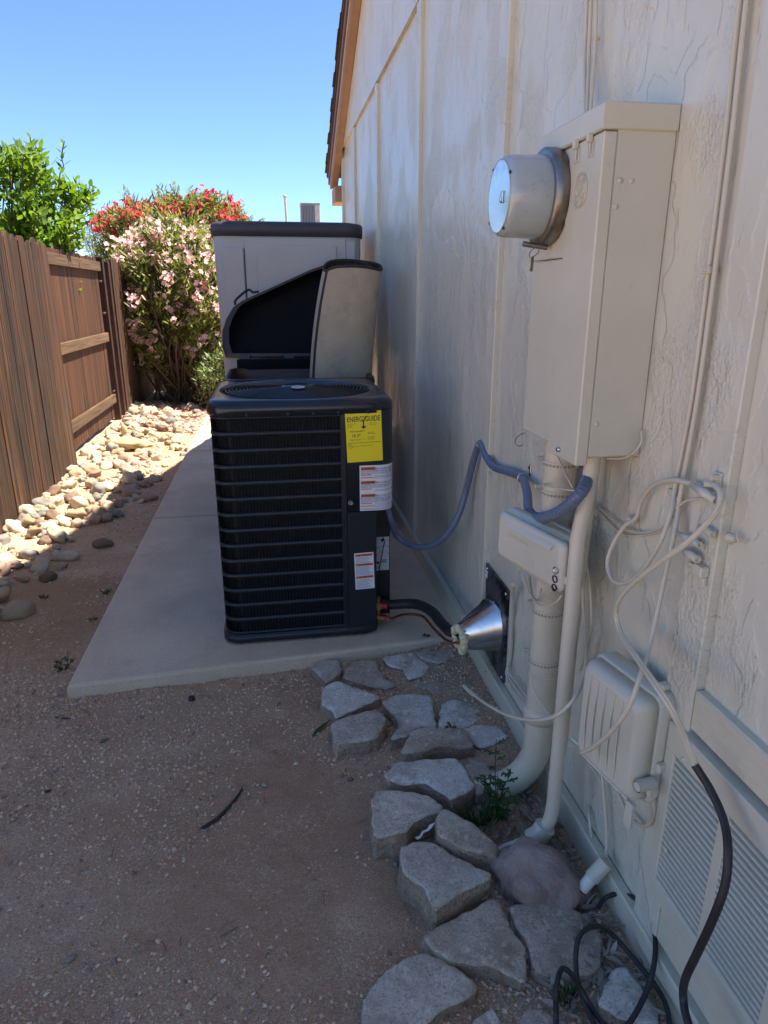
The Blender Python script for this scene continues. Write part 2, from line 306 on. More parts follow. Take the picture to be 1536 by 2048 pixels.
TWIG = M('twig', (.020,.022,.020), (.04,.04,.036), 60, .8, bump=.6, bscale=90, bdist=.003)
STUCCO = M('neighbour_stucco', (.55,.47,.37), (.50,.42,.33), 5, .9, bump=.4, bscale=90, bdist=.004)
TILE = M('neighbour_roof', (.28,.17,.12), (.22,.13,.09), 8, .85)
PANE = M('window_glass', (.03,.035,.04), None, 3, .08)

# ------------------------------------------------------------------ ground
def axis_pts(a, b, fine, lo, hi, grow):
    out = list(np.arange(a, b, fine)); s = fine; x = out[-1]
    while x < hi: s *= grow; x += s; out.append(x)
    s = fine; x = out[0]; pre = []
    while x > lo: s *= grow; x -= s; pre.append(x)
    return np.array(pre[::-1]+out)
gx = axis_pts(-2.0, 0.86, .016, -420, 420, 1.28); gy = axis_pts(0.8, 3.2, .014, -300, 900, 1.035)
V = np.zeros((len(gy), len(gx), 3)); V[..., 0] = gx[None, :]; V[..., 1] = gy[:, None]
for j, y in enumerate(gy):
    for i, x in enumerate(gx):
        if -4 < x < 1.2 and 0 < y < 14: V[j, i, 2] = gh(x, y)
        else: V[j, i, 2] = -.012
nx = len(gx); ii, jj = np.meshgrid(np.arange(nx-1), np.arange(len(gy)-1)); a = (jj*nx+ii).ravel()
me = bpy.data.meshes.new('ground'); me.from_pydata(V.reshape(-1, 3).tolist(), [], np.stack([a, a+1, a+nx+1, a+nx], 1).tolist()); me.materials.append(SOIL)
me.polygons.foreach_set('use_smooth', [True]*len(me.polygons)); tag(link('ground', me), kind='structure')

# concrete path: three cast panels with tooled joints
SZ = .05
path = tag(bpy.data.objects.new('concrete_path', None), kind='structure'); col.objects.link(path)
cA = onz(138, 1372, SZ); cB = onz(905, 1274, SZ)
def slab(pts, name='path_panel'):
    mb = MB(); n = len(pts); c = sum((Vector((p[0], p[1], 0)) for p in pts), Vector())/n; rings = []
    for (ins, z) in ((0, -.08), (0, SZ-.012), (.004, SZ-.003), (.014, SZ)):
        rings.append([(p[0]+(c.x-p[0])/abs(c.x-p[0]+1e-9)*ins, p[1]+(c.y-p[1])/abs(c.y-p[1]+1e-9)*ins, z) for p in pts])
    Vv = sum(rings, []); F = [(r*n+i, r*n+(i+1)%n, (r+1)*n+(i+1)%n, (r+1)*n+i) for r in range(3) for i in range(n)]+[list(range(3*n, 4*n))]
    mb.add(Vv, F); return mb.build(name, CONC, path)
XL, XR = -.845, W-.004
slab([(XL, cA.y), (XR, cB.y+.01), (XR, 4.585), (XL, 4.585)]); slab([(XL, 4.60), (XR, 4.60), (XR, 6.69), (XL, 6.69)]); slab([(XL, 6.71), (XR, 6.71), (XR, 8.85), (XL, 8.85)])

# ------------------------------------------------------------------ house
house = thing('house', 'cream painted panel sided house wall with vertical battens on the right', 'house')
YE = 7.40; BZ = 2.85; SLOPE = .50; EY, EZ = 7.74, 2.60     # eave end of the rake line
RY = 2.1; RZ = EZ+SLOPE*(EY-RY)
def rakez(y): return EZ+SLOPE*(EY-y) if y > RY else RZ-SLOPE*(RY-y)
BAT = [7.31, 6.36, 5.09, 3.72, 2.385, 1.045, -.25, -1.55]; BWID = .092
edges = [YE]+BAT[1:]+[-3.2]
for i in range(len(edges)-1):                         # lower panels, one for each bay
    MB().box((W, edges[i+1]+.001, .0), (W+.09, edges[i]-.001, BZ+.1)).build('siding_panel', WALL, house)
for y in BAT: MB().box((W-.02, y, .10), (W+.01, min(y+BWID, YE+.02), BZ-.004), .0025).build('batten', WALL, house)
for i in range(len(edges)-1):                         # gable panels above the lap
    y0, y1 = edges[i+1], edges[i]; pts = [(W-.022, y1-.0006, BZ), (W-.022, y0+.0006, BZ), (W-.022, y0+.0006, max(BZ+.01, rakez(y0)-.05))]
    if y0 < RY < y1: pts.append((W-.022, RY, RZ-.05))
    pts.append((W-.022, y1-.0006, max(BZ+.01, rakez(y1)-.05)))
    if rakez((y0+y1)/2) > BZ+.1: fixn(MB().plate(pts, (.09, 0, 0)).build('gable_panel', WALL, house))
MB().box((W-.03, cB.y+.012, -.05), (W-.001, YE+.03, .145), .004).build('base_board', TRIM, house)
MB().box((W-.03, -3.2, -.05), (W-.001, cB.y+.006, .105), .004).build('base_board', TRIM, house)
MB().box((W+.1, YE-.1, 0), (9.0, YE, 2.6)).build('back_wall', WALL, house)
MB().box((W+.1, -3.2, 0), (9.0, -3.1, 2.6)).build('front_wall', WALL, house)
# roof: two slopes, their rake boards and the shingle edge
XRK = .715
def roof_slope(ya, za, yb, zb):
    return [(XRK-.035, ya, za+.13), (9.3, ya, za+.13), (9.3, yb, zb+.13), (XRK-.035, yb, zb+.13)]
roof = fixn(MB().plate(roof_slope(EY+.06, rakez(EY+.06), RY, RZ), (0, 0, -.035)).build('roof', SHING, house))
fixn(MB().plate(roof_slope(-3.6, rakez(-3.6), RY-.001, RZ), (0, 0, -.035)).build('roof', SHING, house))
for k in range(44):                                   # shingle butts along the rake
    y1 = EY+.05-k*.13; y0 = y1-.15; d = random.uniform(-.008, .012)
    if y0 < RY: break
    z1 = rakez(y1)+.131; z0 = rakez(y0)+.131
    fixn(MB().plate([(XRK-.052+d, y1, z1+.012), (XRK+.25, y1, z1+.012), (XRK+.25, y0, z0+.002), (XRK-.052+d, y0, z0+.002)], (0, 0, -.010)).build('shingle', SHING, roof))
def rake(name, x0, x1, zt, zb, m, ya=EY, yb=RY):
    return fixn(MB().plate([(x0, ya, rakez(ya)+zt), (x0, yb, rakez(yb)+zt), (x0, yb, rakez(yb)+zb), (x0, ya, rakez(ya)+zb)], (x1-x0, 0, 0)).build(name, m, house))
rake('fascia', XRK-.022, XRK, .094, .01, EAVED, EY+.03); rake('fascia_trim', XRK-.008, XRK+.014, .008, -.05, EAVEP)
rake('rake_soffit', XRK+.015, W-.024, .06, -.045, EAVE); rake('fascia', XRK-.022, XRK, .094, -.05, EAVED, -3.55, RY-.001)
MB().box((XRK+.012, EY-.34, EZ-.06), (W+.2, EY-.003, EZ-.21), .004).build('eave_return', EAVE, house)
MB().box((W+.21, YE+.003, EZ-.10), (9.2, EY-.02, EZ-.08)).build('eave_soffit', EAVE, house)
# framing boards and the louvred foundation vent at the right
def hb(z0, z1, d=.02, y1=1.043): return MB().box((W-d, -1.4, z0), (W+.01, y1, z1), .004).build('rail_board', TRIM, house)
hb(.675, .762); hb(.125, .235)
vent = thing('foundation_vent', 'x', 'x'); del vent['label']; del vent['category']; vent.parent = house; vent['label'] = 'double louvred vent painted cream'
VY = [(1.056, .906), (.882, .732), (.708, .558)]; VZ0, VZ1 = .278, .602; FX = W-.034
def vb(y0, y1, z0, z1): return MB().box((FX, y0, z0), (W-.002, y1, z1), .002).build('vent_frame', BOXP, vent)
vb(.52, 1.088, VZ1, .664); vb(.52, 1.088, .236, VZ0)
prev = 1.088
for (ya, yb) in VY: vb(ya, prev, VZ0+.0003, VZ1-.0003); prev = yb
vb(.52, prev, VZ0+.0003, VZ1-.0003)
sl_me = None
for (ya, yb) in VY:
    MB().box((W-.006, yb-.004, VZ0-.004), (W-.003, ya+.004, VZ1+.004)).build('vent_backing', BLK, vent)
    n = 21; ph = (VZ1-VZ0)/n
    for k in range(n):
        z = VZ0+k*ph
        if sl_me is None:
            mb = MB(); h = (ya-yb)/2
            q_ = [(-.014, -.0045), (-.014, -.001), (-.012, .0005), (.012, ph*.55), (.012, ph*.55-.0016), (-.0115, -.0018), (-.0122, -.0045)]; nq = len(q_); mb.add([(x, -h, z) for (x, z) in q_]+[(x, h, z) for (x, z) in q_], [(i, (i+1)%nq, nq+(i+1)%nq, nq+i) for i in range(nq)]+[list(range(nq)), list(range(nq, 2*nq))[::-1]])
            s_ = fixn(mb.build('slat', BOXP, vent)); sl_me = s_.data
        else: s_ = link('slat', sl_me, vent)
        s_.location = (FX+.0155, (ya+yb)/2, z+.005)
for (px, py) in ((1330, 1700), (1365, 1520)):
    p = wp(px, py, .036); MB().lathe([(0, .006), (.003, .005), (.004, 0)], (FX, p.y, p.z), (-1, 0, 0), 10).build('screw', BOXP, vent)

# ------------------------------------------------------------------ air conditioner
AX0, AX1, AY0, AY1 = -.250, .484, 2.70, 3.41; AZ0, AZ1 = SZ, 1.108; LX = .268; RC = .075
ac = thing('air_conditioner', 'charcoal outdoor air conditioning unit with louvred sides and yellow energy label', 'air conditioner')
def rrect(x0, y0, x1, y1, r, n=8):                    # rounded rectangle, counter-clockwise from front-left
    P = []
    for (cx, cy, a0) in ((x0+r, y0+r, math.pi), (x1-r, y0+r, 1.5*math.pi), (x1-r, y1-r, 0), (x0+r, y1-r, .5*math.pi)):
        for k in range(n+1): a = a0+.5*math.pi*k/n; P.append((cx+r*math.cos(a), cy+r*math.sin(a)))
    return P
def ring_mesh(rings, closed=True, smooth=True):
    mb = MB(); n = len(rings[0]); Vv = sum([list(r) for r in rings], [])
    mb.add(Vv, [(r*n+i, r*n+(i+1)%n, (r+1)*n+(i+1)%n, (r+1)*n+i) for r in range(len(rings)-1) for i in range(n if closed else n-1)], smooth); return mb
def level(pts, z): return [(p[0], p[1], z) for p in pts]
# base pan
rs = [level(rrect(AX0+.01, AY0+.01, AX1-.06, AY1-.01, RC), AZ0+.004), level(rrect(AX0-.009, AY0-.009, AX1-.055, AY1+.009, RC), AZ0+.012), level(rrect(AX0-.009, AY0-.009, AX1-.055, AY1+.009, RC), AZ0+.042), level(rrect(AX0+.01, AY0+.01, AX1-.06, AY1-.01, RC), AZ0+.046)]
mb = ring_mesh(rs); n = len(rs[0]); mb.add(rs[0], [list(range(n))[::-1]]); mb.add(rs[-1], [list(range(n))]); mb.build('base_pan', ACM, ac)
for (x, y) in ((-.12, 2.8), (.3, 2.8), (-.12, 3.3), (.3, 3.3)): MB().box((x, y, SZ-.0005), (x+.05, y+.05, AZ0+.006)).build('foot', BLK, ac)
# coil behind the louvers
rc = rrect(AX0+.022, AY0+.022, AX1-.092, AY1-.022, RC*.8)
mb = ring_mesh([level(rc, AZ0+.046), level(rc, AZ1-.08)]); mb.build('coil', ACD, ac)
# path of the guard: front right -> left -> back
def guard_path(off=0.0):
    P = [(LX, AY0-off)]; x = LX
    while x > AX0+RC+.0135: x -= .0135; P.append((x, AY0-off))
    r = RC+off
    for k in range(1, 9): a = -math.pi/2-(math.pi/2)*k/9; P.append((AX0+RC+r*math.cos(a), AY0+RC+r*math.sin(a)))
    y = AY0+RC
    while y < AY1-RC: P.append((AX0-off, y)); y += .0135
    for k in range(1, 9): a = math.pi-(math.pi/2)*k/9; P.append((AX0+RC+r*math.cos(a), AY1-RC+r*math.sin(a)))
    x = AX0+RC
    while x < AX1-RC: P.append((x, AY1+off)); x += .0135
    return P
GZ0, GZ1 = AZ0+.048, AZ1-.066; NR = 14; PIT = (GZ1-GZ0)/NR; BARH = .0195
gpo = guard_path(0.0); gpi = guard_path(-.006)
def band(z0, z1, off0=0.0, name='louver_bar'):
    o = guard_path(off0); i_ = guard_path(-.008); k = len(o)
    mb = ring_mesh([level(i_, z0), level(o, z0+.004), level(o, z1-.004), level(i_, z1)], closed=False); return mb.build(name, ACM, ac)
for r_ in range(NR+1):
    zc = GZ0+r_*PIT; band(zc-BARH/2 if r_ else zc-.002, zc+BARH/2 if r_ < NR else zc+.004)
for r_ in range(NR):
    z0 = GZ0+r_*PIT+BARH/2-.003; z1 = z0+PIT-BARH+.006; mb = MB()
    for i in range(len(gpo)-1):
        a = Vector((*gpo[i], 0)); b = Vector((*gpo[i+1], 0)); t = (b-a).normalized(); nrm = Vector((-t.y, t.x, 0))*-1
        if (a-Vector((.1, 3.05, 0))).dot(nrm) < 0: nrm = -nrm
        m0 = a+t*.0005; m1 = a+t*.0068; q = [(m0, -.002), (m1, -.0105), (m1, -.012), (m0, -.0035)]
        ins = .004
        pts = [(p+nrm*d) for (p, d) in q]
        mb.add([(p.x, p.y, z0) for p in pts]+[(p.x, p.y, z1) for p in pts], [(0,1,5,4), (1,2,6,5), (2,3,7,6), (3,0,4,7)])
    tag(mb.build('louver_fins', ACM, ac), kind='stuff')
# corner post beside the louvers, lower corner panel, control cover, recess and side
MB().box((LX, AY0-.002, GZ0-.004), (LX+.022, AY0+.03, GZ1+.012), .002).build('corner_post', ACM, ac)
CZ = .633
MB().box((LX+.0225, AY0-.004, AZ0+.02), (.413, AY0+.02, CZ-.002), .003).build('corner_panel', ACM, ac)
MB().box((.399, AY0+.0205, AZ0+.03), (.4125, AY0+.135, CZ+.01)).build('recess_side', ACM, ac)
MB().box((.408, AY0+.136, AZ0+.03), (AX1+.012, AY0+.15, CZ+.01)).build('valve_panel', BLK, ac)
MB().box((AX1-.004, AY0+.151, AZ0+.03), (AX1+.008, AY1-.06, GZ1+.01)).build('side_panel', ACM, ac)
CR = .062
def cover_pt(u, off=0.0):                             # run length along the control cover, from its left edge
    L1 = (AX1+.004-CR)-(LX+.0225); arc = CR*math.pi/2
    if u <= L1: return Vector((LX+.0225+u, AY0-.006-off, 0)), Vector((0, -1, 0))
    if u <= L1+arc:
        a = -math.pi/2+(u-L1)/CR; n_ = Vector((math.cos(a), math.sin(a), 0)); return Vector((AX1+.004-CR, AY0-.006+CR, 0))+n_*(CR+off), n_
    return Vector((AX1+.004+off, AY0-.006+CR+(u-L1-arc), 0)), Vector((1, 0, 0))
us = [0, .05, .10]+[((AX1+.004-CR)-(LX+.0225))+CR*math.pi/2*k/10 for k in range(11)]+[.40]
def sheet(u0, u1, z0, z1, off): return [cover_pt(u, off)[0] for u in sorted(set([u0, u1]+[x for x in us if u0 < x < u1]))]
co = sheet(0, .40, 0, 0, 0); ci = sheet(0, .40, 0, 0, -.012)
mb = ring_mesh([level(ci, CZ), level(co, CZ+.001), level(co, GZ1+.012), level(ci, GZ1+.013)], closed=False, smooth=False)
cover = mb.build('control_cover', ACM, ac); cover.data.polygons.foreach_set('use_smooth', [True]*len(cover.data.polygons))
MB().lathe([(0, .011), (.003, .011), (.0035, .007), (.001, .006), (.001, 0)], (LX+.036, AY0-.006, .672), (0, -1, 0), 14).build('screw', GALVD, ac)
for (x, z) in ((LX+.032, .60), (LX+.012, .54), (LX+.032, .10), (LX+.012, .11)): MB().lathe([(0, .0065), (.004, .0055), (.0045, 0)], (x, AY0-.004, z), (0, -1, 0), 10).build('screw', BLK, ac)
# top cover with the round fan opening
FCX, FCY, FR = (AX0+AX1)/2-.002, (AY0+AY1)/2, .318
N = 128
def sq(x0, y0, x1, y1, r, z):                         # rounded square sampled by angle from the fan centre
    poly = rrect(x0, y0, x1, y1, r, 12); out = []
    for k in range(N):
        a = 2*math.pi*k/N; d = (math.cos(a), math.sin(a)); best = None
        for i in range(len(poly)):
            p = poly[i]; q = poly[(i+1)%len(poly)]; ex, ey = q[0]-p[0], q[1]-p[1]; den = d[0]*ey-d[1]*ex
            if abs(den) < 1e-12: continue
            t = ((p[0]-FCX)*ey-(p[1]-FCY)*ex)/den; u = ((p[0]-FCX)*d[1]-(p[1]-FCY)*d[0])/den
            if t > 0 and -1e-9 <= u <= 1+1e-9: best = t if best is None else max(best, t)
        out.append((FCX+d[0]*best, FCY+d[1]*best, z))
    return out
def circ(r, z): return [(FCX+r*math.cos(2*math.pi*k/N), FCY+r*math.sin(2*math.pi*k/N), z) for k in range(N)]
e = .010
mb = ring_mesh([circ(FR-.006, AZ1-.10), circ(FR-.004, AZ1-.022), circ(FR, AZ1-.010), circ(FR+.010, AZ1-.004), circ(FR+.02, AZ1-.002),
    sq(AX0+.02, AY0+.02, AX1-.02, AY1-.02, .07, AZ1-.001), sq(AX0+.004, AY0+.004, AX1-.004, AY1-.004, .085, AZ1-.006), sq(AX0-.006, AY0-.006, AX1+.006, AY1+.006, .09, AZ1-.018), sq(AX0-e, AY0-e, AX1+e, AY1+e, .094, AZ1-.032), sq(AX0-e, AY0-e, AX1+e, AY1+e, .094, AZ1-.060), sq(AX0-.001, AY0-.001, AX1+.001, AY1+.001, .086, AZ1-.066)])
mb.build('top_cover', ACT, ac)
for x in (-.10, .06, .16, .26, .38): MB().lathe([(0, .007), (.004, .006), (.0045, 0)], (x, AY0-e, AZ1-.056), (0, -1, 0), 10).build('screw', BLK, ac)
MB().lathe([(0, FR-.01), (.001, 0)], (FCX, FCY, AZ1-.13), (0, 0, 1), 48).build('fan_well', ACD, ac)
grille = MB()
for k in range(17):
    r = .065+k*(FR-.07)/16; P = [(FCX+r*math.cos(a), FCY+r*math.sin(a), AZ1-.004+.012*(1-(r/FR)**2)) for a in np.linspace(0, 2*math.pi, 73)]
    grille.tube(P, .0022, 5, caps=False)
for k in range(6):
    a = 2*math.pi*k/6+.2; grille.tube([(FCX+r*math.cos(a), FCY+r*math.sin(a), AZ1-.008+.012*(1-(r/FR)**2)) for r in (.04, .15, .25, FR)], .003, 5)
g = grille.build('fan_grille', ACT, ac)
MB().lathe([(0, .072), (.006, .070), (.010, .05), (.011, 0)], (FCX, FCY, AZ1+.004), (0, 0, 1), 32).build('hub_cap', ACT, g)
fan = MB()
for k in range(3):
    a0 = 2*math.pi*k/3+.5; rows = []
    for rr_ in (.05, .15, .24, .29):
        rows.append([(FCX+rr_*math.cos(a0+t*1.15), FCY+rr_*math.sin(a0+t*1.15), AZ1-.09+.05*t) for t in (0, .33, .66, 1)])
    fan.add(sum(rows, []), [(i*4+j, i*4+j+1, (i+1)*4+j+1, (i+1)*4+j) for i in range(3) for j in range(3)], True)
fan.build('fan_blades', ACD, ac)
p = onz(596, 776, AZ1+.012); MB().add([(p.x+.03*math.cos(a), p.y+.05*math.sin(a), AZ1+.0165) for a in np.linspace(0, 2*math.pi, 20, endpoint=False)], [list(range(20))]).build('badge', SILV, g)
# labels
def flat_label(name, m, x0, x1, z0, z1, y, label, tilt=0.0, parent=ac):
    def f(u, v, d=0.0): return (x0+u+tilt*(v), y-d, z0+v-tilt*u)
    w, h = x1-x0, z1-z0
    o = MB().add([f(0,0), f(w,0), f(w,h), f(0,h), f(0,0,.0008), f(w,0,.0008), f(w,h,.0008), f(0,h,.0008)], [(4,5,6,7), (0,4,7,3), (1,2,6,5), (3,7,6,2), (0,1,5,4)]).build(name, m, parent, label); return o, f, w, h
def put_text(mb, f, s, size, u, v, bold=0.0, d=.0014, xs=1.0):
    Vv, F = text2d(s, size, bold); mb.add([f(u+p[0]*xs, v+p[1], d) for p in Vv], F)
def put_rect(mb, f, u0, v0, u1, v1, d=.0012, nseg=1):
    us_ = np.linspace(u0, u1, nseg+1)
    for i in range(nseg): mb.add([f(us_[i], v0, d), f(us_[i+1], v0, d), f(us_[i+1], v1, d), f(us_[i], v1, d)], [(0,1,2,3)])
o, f, w, h = flat_label('energy_label', YEL, .293, .440, .845, 1.052, AY0-.0075, 'yellow energy guide label with black print', -.035)
mb = MB()
put_text(mb, f, 'ENERGY', .0300, .006, h-.040, .012, xs=.70); put_text(mb, f, 'GUIDE', .0300, .080, h-.040, .012, xs=.70)
put_rect(mb, f, .0705, h-.064, .0755, h-.034); mb.add([f(.062, h-.062, .0014), f(.073, h-.071, .0014), f(.084, h-.062, .0014), f(.080, h-.058, .0014), f(.073, h-.064, .0014), f(.066, h-.058, .0014)], [(0,1,4,5), (1,2,3,4)])
put_text(mb, f, 'Efficiency Rating (SEER2)*', .0075, .016, h-.082, .006, xs=.75); put_text(mb, f, '14.3*', .0175, .022, h-.103, .006)
put_rect(mb, f, .005, h-.1275, w-.006, h-.1262)
put_rect(mb, f, .014, h-.1125, .082, h-.1118); put_text(mb, f, 'Least Efficient         Most Efficient', .0045, .014, h-.117, xs=.75)
for (u, v, s, sz) in ((.007, h-.008, 'U.S. Government', .0045), (.055, h-.007, 'Federal law prohibits removal of this label before consumer purchase', .0038), (.007, h-.050, 'Central Air Conditioner', .0048), (.007, h-.056, 'Cooling Only', .0048), (.007, h-.062, 'Split System', .0048), (.098, h-.050, 'Manufactured unit', .0046), (.098, h-.056, 'outdoor section', .0046), (.088, h-.088, '* Seasonal Energy', .0046), (.088, h-.093, 'Efficiency Ratio 2', .0052), (.088, h-.106, 'For energy cost info', .0046), (.088, h-.111, 'visit the website', .0046), (.088, h-.116, 'or ask the dealer', .0046), (.007, h-.135, 'Notice', .0062), (.007, h-.141, 'Federal law allows this unit to be installed only in these regions', .0046), (.007, h-.147, 'as marked here', .0046)): put_text(mb, f, s, sz, u, v, .004, xs=.85)
mb.build('print', INK, o)
# wrapped warning sheet on the control cover
def wrap(u, v, d=0.0): q, n_ = cover_pt(u, .0015+d); return (q.x, q.y, .6345+v)
WU0, WU1, WH = .052, .232, .196
def cf(u, v, d=0.0): return wrap(WU0+u, v, d)
mb = MB(); uu = np.linspace(0, WU1-WU0, 25); mb.add([cf(u, 0) for u in uu]+[cf(u, WH) for u in uu], [(i, i+1, 26+i, 25+i) for i in range(24)], True)
wl = mb.build('warning_sheet', WHT, ac, 'white warning sheet with orange headings wrapped round the corner')
mk = MB(); mt = MB()
for v in (.176, .117, .060):
    mo = MB(); put_rect(mo, cf, .005, v, .066, v+.013, .0006, 6); mo.build('heading_bar', ORG, wl); put_text(mk, cf, 'WARNING', .0125, .017, v+.002, .01, .0012, .9)
    mk.add([cf(.008, v+.002, .0012), cf(.014, v+.002, .0012), cf(.011, v+.011, .0012)], [(0,1,2)])
for v, w_ in ((.153, .045), (.142, .053), (.093, .045), (.030, .045), (.019, .055)): mo = MB(); put_rect(mo, cf, .005, v, .005+w_, v+.004, .0006, 5); mo.build('heading_bar', ORG, wl)
for (u, v, s) in ((.071, .178, 'RISK OF FIRE. FLAMMABLE'), (.005, .168, 'USED. TO BE REPAIRED ONLY BY TRAINED'), (.005, .159, 'PERSONNEL. DO NOT PUNCTURE TUBING'), (.071, .119, 'RISK OF FIRE. DISPOSE'), (.005, .109, 'OF PROPERLY IN ACCORDANCE WITH'), (.005, .1005, 'FEDERAL OR LOCAL REGULATIONS.'), (.071, .062, 'RISK OF FIRE. AUXILIARY'), (.005, .052, 'BE IGNITION DEVICES SHALL NOT BE'), (.005, .044, 'DUCTWORK, OTHER THAN ALLOWED'), (.005, .036, 'USE WITH THE SPECIFIC APPLIANCE')): put_text(mt, cf, s, .0098, u, v, .004, .0012, .78)
for v in (.150, .145, .140, .090, .085, .028, .023, .017, .010, .005):
    put_rect(mt, cf, .062 if v not in (.010, .005) else .005, v, .172, v+.0012, .0009, 12)
mk.build('heading_text', INK, wl); mt.build('print', INKB, wl)
o, f, w, h = flat_label('warning_label', WHT, .320, .404, .275, .444, AY0-.0048, 'narrow white warning label with three orange bars', -.03)
mt = MB(); mk = MB()
for v in (h-.016, h-.060, h-.118): mo = MB(); put_rect(mo, f, .004, v, w-.004, v+.011); mo.build('heading_bar', ORG, o); put_text(mk, f, 'WARNING', .011, .030, v+.0015, .008, .0016, .8); mk.add([f(.018, v+.001, .0016), f(.026, v+.001, .0016), f(.022, v+.010, .0016)], [(0,1,2)])
for k in range(34):
    v = .006+k*.0043
    if any(v0-.004 < v < v0+.013 for v0 in (h-.016, h-.060, h-.118)): continue
    put_rect(mt, f, .005, v, w-random.uniform(.005, .03), v+.0013)
mt.build('print', INKB, o); mk.build('heading_text', INK, o)
o, f, w, h = flat_label('rating_plate', SILV, .426, .492, .300, .462, AY0+.1352, 'silver rating plate crossed by a thin black wire')
mt = MB(); put_rect(mt, f, .005, h-.014, .022, h-.012); mt.add([f(.034+.007*math.cos(a), h-.016+.007*math.sin(a), .0012) for a in np.linspace(0, 6.28, 12, endpoint=False)], [list(range(12))])
for (u, v, uw) in ((.004, .112, .017), (.004, .107, .012), (.004, .076, .014), (.03, .05, .026), (.03, .045, .024), (.03, .041, .02), (.03, .037, .026), (.057, .145, .007), (.057, .113, .007), (.057, .08, .007)): put_rect(mt, f, u, v, u+uw, v+.0022)
for (a, b, c, d) in ((.024, .118, .058, .119), (.024, .088, .058, .089), (.024, .088, .025, .118), (.012, .088, .056, .0888)): put_rect(mt, f, a, b, c, d)
mt.add([f(.014, .030, .0012), f(.022, .038, .0012), f(.014, .046, .0012), f(.006, .038, .0012)], [(0,1,2,3)])
put_rect(mt, f, .006, .010, .008, .022); put_rect(mt, f, .006, .010, .018, .012); put_rect(mt, f, .017, .010, .019, .022)
mt.build('print', INK, o)
MB().tube(cat_rom([(.464, AY0+.131, .462), (.469, AY0+.126, .44), (.463, AY0+.125, .41), (.452, AY0+.126, .35), (.445, AY0+.130, .30)], 6), .0022, 6).build('sensor_wire', BLK, ac)
def cw(u, v, d=0.0): q, n_ = cover_pt(.228+u, .0015+d); return (q.x, q.y, .935+v)
o = MB().add([cw(0, 0), cw(.05, .0), cw(.05, .118), cw(0, .122)], [(0,1,2,3)]).build('serial_label', WHT, ac)
mt = MB(); put_rect(mt, cw, .014, .018, .017, .045, .001, 2); put_rect(mt, cw, .020, .018, .0225, .045, .001, 2); mt.build('print', INK, o)
# service valves
vx = onx(765, 1215, .445)
for (z, r, cap) in ((.155, .012, .018), (.098, .010, .013)):
    vb_ = MB(); vb_.tube([(.43, AY0+.13, z), (.43, AY0+.055, z)], r*1.5, 10).tube([(.43, AY0+.07, z-.01), (.43, AY0+.07, z+.045)], r, 8); v_ = vb_.build('service_valve', BRASS, ac)
    MB().tube([(.442, AY0+.07, z-.002), (.470, AY0+.062, z-.004)], r*1.15, 10).build('valve_cap', REDC, v_)

# ------------------------------------------------------------------ refrigerant lines and wall cone
ls = thing('refrigerant_lines', 'black insulated refrigerant hose with a bare copper line from air conditioner to wall cone', 'hose')
hp = [(.452, AY0+.10, .150), (.485, AY0+.09, .146), ony(830, 1208, 2.72), ony(862, 1222, 2.60), ony(882, 1245, 2.47), ony(900, 1262, 2.36), (.655, 2.235, .285)]
MB().tube(cat_rom(hp, 8), .023, 12).build('insulation', BLKR, ls)
cp = [(.452, AY0+.07, .098), (.50, AY0+.06, .100), ony(815, 1224, 2.69), ony(850, 1228, 2.60), ony(872, 1252, 2.47), ony(898, 1275, 2.33), (.655, 2.205, .262)]
MB().tube(cat_rom([Vector(p)+Vector((-.012, -.01, -.006)) for p in cp], 8), .006, 8).build('copper_line', COPPER, ls)
cone = thing('wall_cone', 'shiny sheet metal cone on a dark flashing plate sealed with yellow foam', 'duct cone')
A = Vector((W-.012, 2.245, .292)); Bp = Vector((.652, 2.205, .272)); ax = Bp-A
MB().lathe([(0, .104), (.004, .1045), (.006, .100), (ax.length, .046), (ax.length, .0445), (.01, .097)], A, ax, 40).build('cone_shell', GALV, cone)
MB().tube([A+ax*.02+Vector((0, .0, .101)), Bp+Vector((0, 0, .048))], .0022, 6).build('seam', GALV, cone)
fl = [(2.378, .495), (2.125, .488), (2.118, .115), (2.345, .128)]
fixn(MB().plate([(W-.011, y, z) for (y, z) in fl], (.0095, 0, 0)).build('flashing_plate', TAPE, cone))
for (y, z) in ((2.36, .48), (2.14, .47), (2.135, .13)): MB().lathe([(0, .007), (.003, .006), (.004, 0)], (W-.011, y, z), (-1, 0, 0), 8).build('screw', GALV, cone)
MB().box((W-.0125, 2.352, .44), (W-.0112, 2.374, .472)).build('sticker', WHT, cone)
def blob(c, rad, seed, sub=2, amp=.25, freq=3.0, sq_=(1,1,1)):
    import bmesh
    bm = bmesh.new(); bmesh.ops.create_icosphere(bm, subdivisions=sub, radius=1.0); mb = MB()
    for v in bm.verts:
        q = v.co.normalized(); d = 1+amp*mnoise.noise((q.x*freq+seed, q.y*freq, q.z*freq)); v.co = Vector((q.x*sq_[0], q.y*sq_[1], q.z*sq_[2]))*d*rad
    Vv = [tuple(v.co+Vector(c)) for v in bm.verts]; F = [[v.index for v in f_.verts] for f_ in bm.faces]; bm.free(); return Vv, F
mb = MB(); axn = ax.normalized(); n0 = axn.orthogonal().normalized(); b0 = axn.cross(n0)
for k in range(15):
    a = 2*math.pi*k/15; Vv, F = blob(Bp+(n0*math.cos(a)+b0*math.sin(a))*.037, random.uniform(.012, .018), k*3.1, 2, .5); mb.add(Vv, F, True)
for k, (px, py) in enumerate(((938, 1303), (932, 1296), (920, 1290))): Vv, F = blob(Bp+Vector((.01+.008*k, -.005, -.055+.008*k)), .014, 50+k, 2, .5); mb.add(Vv, F, True)
mb.build('foam_seal', FOAM, cone)

